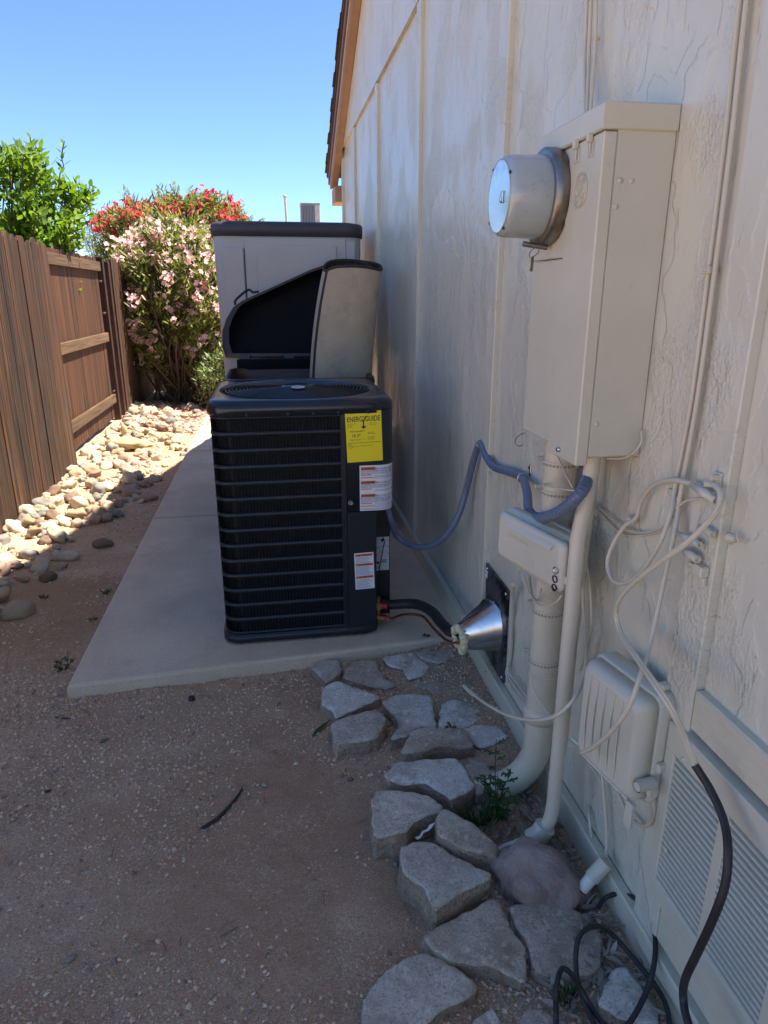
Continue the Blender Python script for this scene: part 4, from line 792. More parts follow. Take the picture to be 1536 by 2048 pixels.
MB().box((BNX0+.05, BNY1-.03, BNZ-.02), (BNX1-.05, BNY1+.005, HZ-.006), .006).build('hinge_rail', BINI, bn)
for s_ in (0, 1): MB().lathe([(0, .0), (0, .11), (.01, .12), (.05, .12), (.06, .11), (.06, 0)], (BNX0+.06 if s_ == 0 else BNX1-.12, BNY1-.045, SZ+.121), (1, 0, 0), 20).build('wheel', BLK, bn)
rug = thing('rolled_rug', 'rolled rug with pale woven backing standing in the open brown bin', 'rug')
sp_pts = []
for k in range(120):
    t = k/119; a = -2.35+t*9.6; rr = (.225-.10*t); sp_pts.append((.405+rr*math.cos(a)*1.0, 4.20+rr*.62*math.sin(a)))
RB, RT = .80, 1.645
def rugring(off, z, tz):
    out = []
    for i, (x, y) in enumerate(sp_pts):
        p = Vector(sp_pts[max(0, i-1)]); q = Vector(sp_pts[min(119, i+1)]); t = (q-p).normalized(); nn = Vector((t.y, -t.x)); f = (z-RB)/(RT-RB)
        out.append((x+nn.x*off+.075*f*f+.035*f*f*sm(.55, .2, x), y+nn.y*off+.05*f, z+tz*(.012*math.sin(i*.16)+.045*sm(4.12, 4.27, y)-.03*sm(.30, .18, x))))
    return out
nz = 14; zs = np.linspace(RB, RT, nz); TH = .009
o_ = [rugring(TH, z, (z-RB)/(RT-RB)) for z in zs]; i_ = [rugring(0, z, (z-RB)/(RT-RB)) for z in zs]
ring_mesh(o_, closed=False).build('woven_backing', RUG, rug)
mb = ring_mesh(i_, closed=False); mb.build('rug_pile', RUGD, rug)
MB().tube([((Vector(a)+Vector(b))/2) for a, b in zip(o_[-1], i_[-1])], .009, 7).build('top_binding', BIND, rug)
MB().tube([((Vector(a[0])+Vector(b[0]))/2) for a, b in zip(o_, i_)], .010, 7).build('side_binding', BIND, rug)

shed = thing('storage_shed', 'grey resin storage cabinet with dark lid against the wall behind the bin', 'shed')
SHY = 5.22; sx0 = ony(436, 600, SHY).x; sx1 = ony(722, 500, SHY).x; sz_ = ony(600, 468, SHY).z
def sring(k, z, r=.10): return level(rrect(sx0+k, SHY+k, sx1-k, SHY+.82-k, r, 8), z)
mb = ring_mesh([sring(.02, SZ), sring(.012, .6), sring(.0, 1.2), sring(-.008, sz_)]); mb.build('cabinet_body', SHEDG, shed)
mb = ring_mesh([sring(-.012, sz_-.02, .11), sring(-.022, sz_-.018, .115), sring(-.024, sz_+.055, .115), sring(-.012, sz_+.072, .11), sring(.05, sz_+.085, .08)]); mb.add(sring(.05, sz_+.085, .08), [list(range(36))]); mb.build('lid', SHEDL, shed)
fz0, fz1 = .5, sz_-.03
px_ = ony(490, 500, SHY).x; py_ = ony(680, 500, SHY).x
MB().box((px_, SHY-.028, fz0), (py_+.04, SHY-.009, fz1-.0), .003).build('front_panel', SHEDG, shed)
d0 = ony(513, 500, SHY).x; d1 = ony(672, 490, SHY).x; dz1 = ony(600, 491, SHY).z
mb = MB(); mb.box((d0, SHY-.044, fz0+.03), (d1, SHY-.0285, dz1), .010); mb.build('raised_panel', SHEDG, shed)
MB().box((sx0+.055, SHY-.018, fz0), (px_-.012, SHY-.005, ony(470, 496, SHY).z), .005).build('corner_door', SHEDG, shed)
MB().box((px_-.009, SHY-.014, fz0), (px_-.003, SHY-.006, ony(470, 496, SHY).z), .0).build('door_gap', BLK, shed)
MB().box((py_+.042, SHY-.0305, dz1-.6), (sx1-.05, SHY-.0125, dz1+.03), .0).build('corner_plate', SHEDG, shed)

# ------------------------------------------------------------------ fence and gate on the left
FXP = -1.75
fen = thing('wooden_fence', 'weathered brown plank fence on the left nearest the camera', 'fence')
pk = []
for v in range(4):
    mb = MB(); w_ = .138; t_ = .018; top_ = [0, -.02, -.01, -.035][v]; hN = 10; prof = []
    for k in range(7): u = k/6; prof.append((u*w_, 1.95+top_-.035*abs(u-.5)**2*4+random.uniform(-.022, .010)))
    pts = [(0, 0)]+[(w_, 0)]+prof[::-1]; mb.plate([(0, y, z) for (y, z) in pts], (-t_, 0, 0)); o = fixn(mb.build('picket', WOODN, None)); pk.append(o.data); bpy.data.objects.remove(o)
y = 2.2; k = 0
while y < 6.2:
    o = link('picket', pk[k%4], fen); o.location = (FXP+random.uniform(-.004, .004), y, -.02+random.uniform(-.03, .02)); o.rotation_euler = (random.uniform(-.004, .004), 0, random.uniform(-.01, .01)); y += .1415; k += 1
YF = y
for z in (.35, 1.05, 1.70): MB().box((FXP-.06, 2.2, z), (FXP-.022, YF, z+.09), .003).build('rail', WOODR, fen)
for yy in (2.3, 4.3, 6.24): MB().box((FXP-.15, yy, -.2), (FXP-.061, yy+.09, 1.9), .004).build('post', WOODN, fen)
gate = thing('wooden_gate', 'sunlit reddish brown plank gate with three cross rails beyond the near fence', 'gate')
GX = -1.88; GY0, GY1 = YF+.03, 8.50
mb = MB(); mb.plate([(0, 0, 0), (0, .1365, 0), (0, .1365, 1.80), (0, .07, 1.815), (0, 0, 1.80)], (-.018, 0, 0)); o = fixn(mb.build('board', WOODG, None)); bd = o.data; bpy.data.objects.remove(o)
y = GY0; k = 0
while y < GY1-.05:
    o = link('board', bd, gate); o.location = (GX+random.uniform(-.003, .003), y, .09+random.uniform(-.012, .012)); y += .1385
GYE = y
for (z0, z1) in ((1.755, 1.855), (.985, 1.085), (.275, .375)): MB().box((GX+.0045, GY0-.01, z0), (GX+.043, GYE+.0, z1), .003).build('rail', WOODR, gate)
pst = thing('gate_post', 'dark rusty steel gate post beside the wooden gate', 'post')
MB().box((GX-.03, 8.66, -.1), (GX+.045, 8.735, 1.90), .004).build('post_tube', STEEL, pst); MB().box((GX-.034, 8.655, 1.90), (GX+.049, 8.74, 1.915), .003).build('post_cap', STEEL, pst)
for z in (.4, 1.3, 1.65): MB().tube([(GX+.01, 8.56, z), (GX+.01, 8.66, z)], .011, 8).build('hinge_pin', GALVD, pst)
pst2 = thing('gate_post', 'second dark steel post just behind the gate post', 'post'); MB().box((GX-.04, 8.98, -.1), (GX+.04, 9.06, 1.88), .004).build('post_tube', STEEL, pst2)
fen2 = thing('wooden_fence', 'dark dappled plank fence beyond the gate posts beside the oleander', 'fence')
y = 9.15
while y < 14.5:
    o = link('picket', pk[k%4], fen2); o.location = (-1.84+random.uniform(-.004, .004), y, .0+random.uniform(-.02, .02)); y += .1415; k += 1
for z in (.35, 1.05, 1.70): MB().box((-1.90, 9.1, z), (-1.863, y, z+.09), .003).build('rail', WOODR, fen2)
# ------------------------------------------------------------------ stepping stones
def chaikin(P, it=1):
    for _ in range(it):
        Q = []
        for i in range(len(P)):
            a, b = Vector(P[i]), Vector(P[(i+1)%len(P)]); Q += [a.lerp(b, .11), a.lerp(b, .89)]
        P = Q
    return P
def resample(P, step):
    out = []
    for i in range(len(P)):
        a, b = Vector(P[i]), Vector(P[(i+1)%len(P)]); n = max(1, int((b-a).length/step))
        for k in range(n): out.append(a.lerp(b, k/n))
    return out
def stone(label, px_poly, zt, m, tilt=(0, 0), seed=0.0, rough=.006):
    zt = zt*.82+.004; P = [onz(px, py, zt) for (px, py) in px_poly]; P = [Vector((p.x, p.y)) for p in P]; P = resample(chaikin(P, 1), .011)
    c = sum(P, Vector((0, 0)))/len(P); n = len(P); rings = []
    for (ins, fr, dz) in ((-.010, 1, -.13), (-.010, 1, -.05), (-.009, 1, -.024), (-.006, 1, -.007), (-.003, 1, -.0025), (.002, 1, -.0005), (.010, 1, 0), (.02, .84, 0), (.02, .66, 0), (.02, .48, 0), (.02, .30, 0), (.02, .13, 0)):
        ring = []
        for p in P:
            d = p-c; L = max(d.length, .02); q = d*(1-ins/L)*fr; w = (q.x+c.x, q.y+c.y)
            nz_ = mnoise.noise((w[0]*8+seed, w[1]*8, seed))*rough*.55+mnoise.noise((w[0]*27, w[1]*27+seed, 1))*rough*.4+mnoise.noise((w[0]*80, w[1]*80+seed, 1))*.0022
            if dz > -.02: nz_ -= max(0, mnoise.noise((w[0]*19, w[1]*19, seed+4))-.30)*.022*(1 if fr == 1 else .4)
            jn = (mnoise.noise((w[0]*24+seed, w[1]*24, dz*30))*.007+mnoise.noise((w[0]*70+seed, w[1]*70, dz*90))*.004) if fr == 1 else 0
            u = d.normalized()*jn; ring.append((q.x+u.x, q.y+u.y, dz+nz_+tilt[0]*q.x+tilt[1]*q.y))
        rings.append(ring)
    mb = ring_mesh(rings); mb.add([*rings[-1]], [list(range(n))], True)
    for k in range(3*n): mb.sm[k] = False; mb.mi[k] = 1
    o = mb.build('stepping_stone', [m, STONE_SIDE]); o.location = (c.x, c.y, zt); return tag(o, label, 'stepping stone', 'stepping stones beside the wall')
Z1 = lambda L: [(600+u*.3906, 1260+v*.3906) for (u, v) in L]
ST = [
 ('small kite shaped stone at the far left end of the path', [(62,190),(110,158),(188,152),(207,188),(200,218),(132,268),(105,228)], .022, 0),
 ('sunken flat stone second along the far row by the concrete', [(235,200),(275,160),(390,150),(402,205),(428,250),(490,278),(420,288),(230,246)], .016, 2),
 ('hooked worn stone third along the far row by the concrete', [(430,142),(570,110),(656,184),(640,216),(553,250),(528,192),(455,172)], .02, 1),
 ('grey stone in the far corner under the metal cone', [(590,108),(760,85),(802,116),(716,166),(640,150)], .03, 0),
 ('buried brown stone under the bare cable end', [(580,275),(660,250),(760,182),(840,172),(850,262),(790,325),(690,315)], .016, 2),
 ('notched stone on the left edge with a loose pebble on it', [(122,300),(190,262),(290,300),(412,336),(262,402),(182,440),(165,402),(112,372)], .042, 1),
 ('five sided grey stone on the left edge above bare dirt', [(172,468),(300,426),(392,400),(442,464),(372,548),(178,572)], .058, 0),
 ('arrow shaped stone in the middle of the path', [(420,366),(500,330),(664,330),(690,490),(612,478),(560,528),(466,556),(515,462)], .042, 1),
 ('pale topped stone right of the arrow shaped stone', [(730,370),(800,360),(972,402),(972,440),(900,460),(820,500),(712,500)], .03, 1),
 ('small whitish stone beside the weed near the thick pipe', [(842,506),(900,486),(1012,490),(1064,546),(930,600),(880,562)], .03, 1),
 ('long brown slab just above the whitish thick stone', [(575,510),(640,498),(842,502),(884,590),(790,596),(700,586),(620,622),(516,622)], .062, 2),
 ('thick whitish stone with a wavy front edge', [(440,736),(490,676),(790,648),(832,690),(886,800),(770,866),(740,832),(650,772),(560,780),(470,764)], .085, 1),
 ('small brown stone beside the thick whitish stone', [(846,690),(900,664),(1056,720),(1064,764),(1000,812),(905,830),(880,770)], .06, 2),
 ('square shouldered grey stone left of the white plastic shard', [(372,884),(400,818),(640,838),(718,888),(716,918),(580,966),(540,1030),(384,1052)], .085, 0),
 ('big triangular stone in the foreground with pale edge', [(524,1120),(590,1080),(680,1082),(780,1148),(984,1250),(780,1350),(690,1430),(636,1310),(530,1240)], .085, 0),
 ('large four sided stone near the bottom of the path', [(632,1566),(770,1480),(990,1378),(1034,1410),(1060,1500),(1132,1600),(1148,1700),(1142,1796),(1000,1710),(800,1684),(680,1626)], .045, 2),
 ('large slab under the black cable below the boulder', [(1086,1412),(1280,1366),(1500,1490),(1534,1560),(1524,1740),(1400,1764),(1200,1722),(1178,1600),(1106,1500)], .045, 2),
 ('big stone at the bottom edge of the picture', [(400,1800),(520,1692),(650,1652),(724,1682),(896,1804),(880,1856),(700,1950),(600,2030),(560,2120),(320,2120),(332,1900)], .035, 0),
 ('pale pointed stone cut by the bottom edge', [(870,2030),(980,1926),(1014,1990),(1030,2080),(940,2140),(850,2110)], .02, 1),
 ('small grey stone by the green tuft at the bottom edge', [(1145,1950),(1250,1936),(1305,2000),(1290,2090),(1140,2080)], .02, 2),
 ('white weathered stone inside the black cable loops', [(1548,1700),(1585,1655),(1625,1690),(1690,1810),(1820,1950),(1840,2030),(1560,1950),(1520,1860)], .05, 1)]
for i, (lb, L, zt, mi) in enumerate(ST):
    if i in (19,): pass
    stone(lb, Z1(L) if i != 20 else [(860+u*.44, 1260+v*.44) for (u, v) in ((800,1600),(850,1530),(890,1525),(940,1590),(1010,1700),(1035,1790),(900,1760),(775,1690))], zt, STONES[mi], (random.uniform(-.02, .02), random.uniform(-.02, .02)), i*7.3, .008)
# tilted block leaning on the others
tb = stone('tilted brown block leaning between the white shard and the weed', Z1([(705,965),(742,930),(870,985),(1006,1085),(985,1112),(900,1112),(718,1040)]), .115, STONES[2], (.0, .12), 91.0)
# boulder
bc = onz(1080, 1752, .05); Vv, F = blob((0, 0, 0), 1.0, 4.4, 4, .30, 1.9, (.122, .088, .074)); o = MB().add(Vv, F, True).build('boulder', BOULD); o.location = (bc.x, bc.y, .035); o.rotation_euler = (.1, .1, -.75); tag(o, 'rounded reddish grey boulder at the foot of the painted pipes', 'boulder')

# ------------------------------------------------------------------ river rocks along the fence
RM = []
for v in range(9):
    Vv, F = blob((0, 0, 0), 1.0, 11.7*v, 3, .55, 1.25, (1, random.uniform(.60, .9), random.uniform(.45, .75))); o = MB().add(Vv, F, True).build('river_rock', RK[0]); RM.append(o.data); bpy.data.objects.remove(o)
RMM = {}
def rock_mesh(v, m):
    if (v, m) not in RMM:
        d = RM[v].copy(); d.materials.clear(); d.materials.append(RK[m]); RMM[(v, m)] = d
    return RMM[(v, m)]
names = ('cream', 'tan', 'pinkish', 'grey', 'brown'); placed = []
def edge_x(y):                                        # right limit of the rock bed
    return -1.27+.32*sm(3.8, 5.6, y)+.12*sm(6, 8, y)
def try_rock(x, y, r, piled=0.0):
    for (a, b, c_) in placed:
        dd = math.hypot(a-x, b-y)/(c_+r)
        if dd < .50: return False
        if dd < .86: piled = max(piled, .55*r*(1-dd))
    placed.append((x, y, r)); m = random.choices(range(5), (5, 3, 2.2, 2.2, 1.2))[0]
    o = link('river_rock', rock_mesh(random.randrange(9), m)); o.scale = (r, r*random.uniform(.9, 1.1), r*random.uniform(.9, 1.15)); o.location = (x, y, gh(x, y)+r*.30+piled); o.rotation_euler = (random.uniform(-.6, .6), random.uniform(-.6, .6), random.uniform(0, 6.28))
    tag(o, None, 'rock', 'river rocks along the fence'); rocks.append((o, m, x, y, r)); return True
rocks = []
cnt = 0
for _ in range(9000):
    if cnt >= 296: break
    y = 3.05+6.8*random.random()**1.2; ex = edge_x(y); x = random.uniform(-1.73 if y < 6.3 else -1.83, ex+.12); edge = sm(ex-.25, ex+.12, x)
    if random.random() < edge**.6*1.02: continue
    if -.99 < x and y < 6.5: continue
    r = random.uniform(.034, .076)*(1-.3*edge)
    if try_rock(x, y, r): cnt += 1
def ordn(k): return '%d%s' % (k, 'th' if 10 <= k % 100 <= 20 else {1: 'st', 2: 'nd', 3: 'rd'}.get(k % 10, 'th'))
cls = {}
for (o, m, x, y, r) in rocks:
    lit = 'sun' if x < -1.558+(y-3.824)*.222 else 'shade'; zone = 'by the near fence' if y < 6.2 else ('below the gate' if y < 8.7 else 'by the oleander')
    cls.setdefault((('large ' if r > .06 else 'small ')+names[m], lit, zone), []).append((y, o))
for (nm_, lit, zone), L_ in cls.items():
    for k, (y, o) in enumerate(sorted(L_, key=lambda t: t[0])): o['label'] = '%s river rock in the %s %s' % (nm_, lit, zone) + (', %s nearest of its kind' % ordn(k+1) if len(L_) > 1 else '')
# second layer against the boards, too dense to tell apart
mb = MB()
for k in range(330):
    y = random.uniform(3.3, 10.2); ex = edge_x(y); x = -1.74+(ex+1.70)*random.random()**1.5; r = random.uniform(.018, .036); z = gh(x, y)+r*.2
    Vv = [tuple(Vector(v.co)*r) for v in RM[k%9].vertices]; a = random.uniform(0, 6.28); ca, sa = math.cos(a), math.sin(a)
    mb.add([(x+p[0]*ca-p[1]*sa, y+p[0]*sa+p[1]*ca, z+p[2]) for p in Vv], [list(f.vertices) for f in RM[k%9].polygons], True)
tag(mb.build('small_river_stones', M('small_stone', (.47,.40,.30), (.30,.23,.17), 14, .8, bump=.4, bscale=50, bdist=.004)), 'small filler stones among the river rocks along the fence', 'stones', kind='stuff')
def single_rock(lb, px, py, s_, m, rz=0, sink=.3):
    p = onz(px, py, .03); Vv, F = blob((0, 0, 0), 1.0, px*.1, 3, .28, 1.4, (1, .72, .58)); o = MB().add(Vv, F, True).build('rock', m); o.location = (p.x, p.y, gh(p.x, p.y)+s_*.55*sink*1.6); o.scale = (s_, s_, s_); o.rotation_euler = (0, 0, rz); return tag(o, lb, 'rock')
single_rock('large tan rock lying alone at the left edge of the picture', 34, 1218, .085, RK[1], .4)
single_rock('brown oval rock nearest the path on the shaded soil', 205, 1082, .062, RK[4], .2); single_rock('cream cracked rock on the shaded soil beside the brown oval one', 138, 1108, .062, RK[0], 0)
single_rock('dark round rock on the soil left of the brown oval rock', 96, 1148, .055, RK[4], 1.2); single_rock('reddish rock beside the concrete path in the shade', 296, 992, .075, RK[2], .1)
p = onz(258, 882, .10); Vv, F = blob((0, 0, 0), 1.0, 8.8, 3, .25, 2.0, (.24, .10, .055)); o = MB().add(Vv, F, True).build('flat_rock', YROCK); o.location = (p.x, p.y, gh(p.x, p.y)+.07); o.rotation_euler = (.06, .05, -.25); tag(o, 'long flat ochre rock on top of the sunlit stone bed', 'rock')
p = onz(248, 862, .12); Vv, F = blob((0, 0, 0), 1.0, 18.8, 2, .25, 2.0, (.035, .03, .07)); o = MB().add(Vv, F, True).build('upright_rock', YROCK); o.location = (p.x, p.y, gh(p.x, p.y)+.10); tag(o, 'small upright ochre rock behind the flat one', 'rock')

# ------------------------------------------------------------------ gravel, litter, twigs on the soil
def grains(n, xr, yr, rmin, rmax, dens, name, m, label):
    octv = np.array([(1,0,0),(-1,0,0),(0,1,0),(0,-1,0),(0,0,1),(0,0,-1)], float); octf = np.array([(0,2,4),(2,1,4),(1,3,4),(3,0,4),(2,0,5),(1,2,5),(3,1,5),(0,3,5)])
    X = rng.uniform(*xr, n*3); Y = rng.uniform(*yr, n*3); keep = rng.random(n*3) < np.array([dens(x, y) for x, y in zip(X, Y)]); X = X[keep][:n]; Y = Y[keep][:n]; k = len(X)
    r = rmin+(rmax-rmin)*rng.random(k)**4.0; Z = np.array([gh(x, y) for x, y in zip(X, Y)])
    sc_ = rng.uniform(.55, 1.25, (k, 6, 1))*rng.uniform(.7, 1.2, (k, 1, 3)); a = rng.uniform(0, 6.28, k); ca, sa = np.cos(a), np.sin(a)
    P = octv[None]*sc_*r[:, None, None]; Q = P.copy(); Q[..., 0] = P[..., 0]*ca[:, None]-P[..., 1]*sa[:, None]; Q[..., 1] = P[..., 0]*sa[:, None]+P[..., 1]*ca[:, None]
    tl_ = rng.uniform(-.8, .8, k); zz = Q[..., 2].copy(); Q[..., 2] = zz*np.cos(tl_)[:, None]+Q[..., 0]*np.sin(tl_)[:, None]*.7
    Q += np.stack([X, Y, Z+r*.25], 1)[:, None, :]; F = (octf[None]+np.arange(k)[:, None, None]*6).reshape(-1, 3)
    me = bpy.data.meshes.new(name); me.from_pydata(Q.reshape(-1, 3).tolist(), [], F.tolist()); me.materials.append(m); return tag(link(name, me), label, 'gravel', kind='stuff')
def dens1(x, y):
    n = mnoise.noise((x*1.6+3, y*1.6, .7))+.6*mnoise.noise((x*5, y*5, 9.7)); d = .40+.9*n
    d += .55*sm(2.1, 2.5, y)*(1-sm(2.55, 2.7, y)) + .35*sm(.25, .5, x) - .40*math.exp(-(((x+.02)/.42)**2+((y-1.75)/.32)**2))
    return max(.03, d)
grains(46000, (-1.3, .80), (.85, 2.75), .0014, .0080, dens1, 'gravel', GRAV, 'pale coarse grit scattered over the bare soil')
grains(9000, (-1.75, -.82), (2.5, 7.5), .0018, .010, lambda x, y: max(.05, .35+.9*mnoise.noise((x*2, y*2, 4.4))), 'gravel', GRAV, 'loose grit on the shaded soil between path and fence')
grains(700, (-1.2, .78), (.95, 2.7), .005, .012, dens1, 'pebbles', M('pebble', (.30,.25,.22), (.20,.155,.13), 40, .85, bump=.4), 'scattered small pebbles on the soil')
mb = MB()
def leafquad(mb, p, L, w, d, up_, curl=.2):
    d = d.normalized(); s_ = d.cross(up_); s_ = s_.normalized() if s_.length > 1e-5 else d.orthogonal().normalized(); nn = s_.cross(d)
    a = p; m1 = p+d*L*.35+nn*curl*L*.25; m2 = p+d*L*.7+nn*curl*L*.22; t_ = p+d*L
    mb.add([a, m1+s_*w*.5, m2+s_*w*.4, t_, m2-s_*w*.4, m1-s_*w*.5, m1-nn*w*.15, m2-nn*w*.12], [(0,1,6), (1,2,7,6), (2,3,7), (0,6,5), (6,7,4,5), (7,3,4)], True)
for k in range(620):
    y = random.uniform(.80, 1.75); x = W-.04-abs(random.gauss(0, .075))-.02
    if random.random() < .22: x -= .15
    z = gh(x, y)+random.uniform(.002, .022); leafquad(mb, Vector((x, y, z)), random.uniform(.02, .055), random.uniform(.006, .014), Vector((random.uniform(-1, 1), random.uniform(-1, 1), random.uniform(-.3, .4))), Vector((random.uniform(-.4, .4), random.uniform(-.4, .4), 1)), random.uniform(-.4, .7))
tag(mb.build('leaf_litter', LITTER), 'dry grey leaf litter heaped along the foot of the wall', 'leaf litter', kind='stuff')
mb = MB()
for k in range(260):
    x = random.uniform(-1.6, .75); y = random.uniform(.9, 2.6) if x > -.85 else random.uniform(.9, 5.5)
    a = random.uniform(0, 3.14); L_ = random.uniform(.008, .045); p = Vector((x, y, gh(x, y)+.003)); q = p+Vector((math.cos(a)*L_, math.sin(a)*L_, random.uniform(0, .006))); mid = (p+q)/2+Vector((random.gauss(0, .003), random.gauss(0, .003), .002))
    mb.tube([p, mid, q], random.uniform(.0006, .0016), 4)
tag(mb.build('plant_debris', LITTER), 'dry bits of stalk and straw strewn over the bare soil', 'debris', kind='stuff')
mb = MB()
for k in range(900):
    y = random.gauss(9.2, .7); x = random.gauss(-1.0, .4)
    if x > -.86 and y < 8.85: z = SZ+.003
    else: z = gh(x, y)+random.uniform(.002, .03)
    leafquad(mb, Vector((x, y, z)), random.uniform(.03, .05), random.uniform(.02, .035), Vector((random.uniform(-1, 1), random.uniform(-1, 1), random.uniform(-.1, .2))), Vector((0, 0, 1)), .3)
tag(mb.build('fallen_petals', PETAL), 'carpet of fallen red and pink petals under the oleander', 'petals', kind='stuff')
def on_soil(px, py, dz=0.0):
    p = onz(px, py, 0); return Vector((p.x, p.y, gh(p.x, p.y)+dz))
def stick(lb, pts, r, m=TWIG, name='twig', cat='twig'):
    P = cat_rom([on_soil(px, py, r*.8) for (px, py) in pts], 5); return tag(MB().tube(P, [r*(.6+.4*math.sin(math.pi*min(1, .15+i/len(P)))) for i in range(len(P))], 7).build(name, m), lb, cat)
stick('curved dark twig lying on the bare dirt', [(402, 1653), (430, 1637), (452, 1618), (470, 1598), (484, 1578)], .006)
stick('thin straw coloured stem on the soil at the left edge', [(10, 1345), (14, 1320), (18, 1298)], .0022, LITTER, 'straw', 'straw'); stick('short straw on the soil left of the concrete corner', [(48, 1308), (53, 1292)], .002, LITTER, 'straw', 'straw')
stick('small dark twig near the concrete edge', [(110, 1432), (125, 1433), (140, 1434)], .003)
stick('small twig at the lower left of the bare dirt', [(86, 1582), (95, 1579), (102, 1576)], .004)
for (px, py, lb, m, s_) in ((383, 1394, 'black plastic cap lying in front of the concrete path', BLK, .011), (283, 1431, 'dark grey pebble in front of the concrete path', RK[3], .010), (207, 1479, 'brown dirt clod on the left of the bare dirt', RK[4], .013), (460, 1571, 'left of two pale chips beside the dark twig', RK[0], .009), (528, 1570, 'right of two pale chips beside the dark twig', RK[0], .012), (140, 1914, 'pale wedge shaped pebble at the lower left', RK[3], .013), (268, 1740, 'small brown pebble in the middle left dirt', RK[4], .008), (700, 1558, 'brown pebble left of the thick whitish stone', RK[4], .012), (792, 1724, 'dark oval pebble left of the big triangular stone', RK[3], .012), (717, 1412, 'reddish chip between the notched and five sided stones', M('brick_chip', (.32,.13,.07), None, 20, .8), .012), (776, 1451, 'orange brown chip beside the five sided stone', M('amber_chip', (.42,.22,.07), None, 20, .7), .012)):
    q = on_soil(px, py, s_*.4)
    if 'cap' in lb: o = MB().lathe([(0, .013), (.012, .012), (.0125, .009), (.004, .008), (.004, 0)], (0, 0, 0), (0, 0, 1), 16).build('bottle_cap', m); q.z -= s_*.4
    else: Vv, F = blob((0, 0, 0), s_, px*.37, 2, .4, 1.6, (1, .6, .5)); o = MB().add(Vv, F, True).build('chip' if 'chip' in lb else 'pebble', m)
    o.location = q; o.rotation_euler = (0, 0, px*.7); tag(o, lb, 'cap' if 'cap' in lb else ('chip' if 'chip' in lb else 'pebble'))
a = onz(832, 1678, .04); b = onz(876, 1640, .075); mb = MB(); s_ = (b-a).cross(Vector((0, 0, 1))).normalized(); nS = 6
mb.add([a.lerp(b, k/nS)+s_*(.006+.004*math.sin(k*2.3))+Vector((0, 0, .002)) for k in range(nS+1)]+[a.lerp(b, k/nS)-s_*(.004+.003*math.cos(k*3.1)) for k in range(nS+1)], [(k, k+1, nS+2+k, nS+1+k) for k in range(nS)], True); o = mb.build('plastic_shard', PVC); tag(o, 'torn white plastic shard between the square shouldered and tilted stones', 'shard')
stick('thin orange plastic strip below the boulder', [(1062, 1940), (1070, 1948), (1078, 1958)], .0022, M('orange_strip', (.55,.14,.05), None, 9, .6), 'plastic_strip', 'strip')

# ------------------------------------------------------------------ weeds
def weed(label, base, stems, h, spread, leafL, leafW, group=None, per=9, cat='weed'):
    t = thing('weed', label, cat, group); st = MB(); lf = MB()
    for s_ in range(stems):
        a = random.uniform(0, 6.28); hh = h*random.uniform(.6, 1.05); tipv = base+Vector((math.cos(a)*spread*random.random(), math.sin(a)*spread*random.random(), hh)); mid = base.lerp(tipv, .5)+Vector((random.uniform(-.2, .2)*spread, random.uniform(-.2, .2)*spread, 0)); P = cat_rom([base+Vector((0, 0, -.01)), mid, tipv], 6); st.tube(P, [.0025*(1-.6*i/len(P)) for i in range(len(P))], 5)
        for k in range(per):
            i = int(len(P)*(.1+.88*k/per)); p = P[min(i, len(P)-1)]; b_ = random.uniform(0, 6.28); d = Vector((math.cos(b_), math.sin(b_), random.uniform(-.1, .6))); L = leafL*random.uniform(.6, 1.1)*(1-.4*k/per)
            leafquad(lf, p, L, leafW*random.uniform(.7, 1.2), d, Vector((0, 0, 1)), .25)
            for e_ in range(3):
                q = p+d.normalized()*L*(.3+.2*e_); sd = d.cross(Vector((0, 0, 1))).normalized()*(1 if e_ % 2 else -1); leafquad(lf, q, leafW*1.2, leafW*.5, sd+d.normalized()*.5, Vector((0, 0, 1)), .2)
    st.build('stem', WLEAF, t); lf.build('foliage', WLEAF, t); return t
weed('tall jagged leaved thistle growing at the foot of the thick pipe', on_soil(1000, 1650)+Vector((-.01, .0, .03)), 5, .20, .10, .055, .012, per=10)
def tuft(label, base, n, h, sp_=.05, m=WLEAF):
    mb = MB()
    for k in range(n):
        a = random.uniform(0, 6.28); r_ = random.random()*sp_; leafquad(mb, base+Vector((math.cos(a)*r_*.4, math.sin(a)*r_*.4, -.004)), h*random.uniform(.5, 1.1), .004, Vector((math.cos(a)*random.uniform(.1, .9), math.sin(a)*random.uniform(.1, .9), 1)), Vector((math.sin(a), math.cos(a), .2)), random.uniform(-.3, .5))
    return tag(mb.build('grass_tuft', m), label, 'grass tuft')
tuft('spiky grass tuft between the tilted block and the thistle', on_soil(960, 1668)+Vector((0, 0, .03)), 130, .085, .11)
tuft('faint green tuft inside the black cable at the bottom edge', on_soil(1130, 2010), 60, .05, .05)
weed('small weed at the left corner of the concrete path', on_soil(128, 1340), 4, .07, .05, .035, .009, per=6)
weed('tiny weed sprouting by the small whitish stone', on_soil(905, 1478)+Vector((0, 0, .01)), 3, .06, .03, .025, .007, per=6); weed('weed sprig against the wall below the flashing plate', on_soil(988, 1378)+Vector((0, 0, .01)), 3, .09, .04, .03, .007, per=7)
tuft('thin grass blades at the front edge of the concrete path', on_soil(672, 1312), 14, .06, .06); tuft('low green tuft on the soil left of the path', on_soil(88, 1195), 22, .03, .04); tuft('low tuft beside the concrete path edge', on_soil(212, 1182), 30, .04, .05); tuft('green tuft at the far edge of the path in the shade', on_soil(350, 895), 60, .09, .10); tuft('second low tuft beside the concrete path edge nearer the corner', on_soil(185, 1235), 20, .03, .05)
weed('small dark weed at the end of the concrete path under the hose', on_soil(850, 1290)+Vector((0, 0, .01)), 3, .04, .04, .02, .012, per=5)
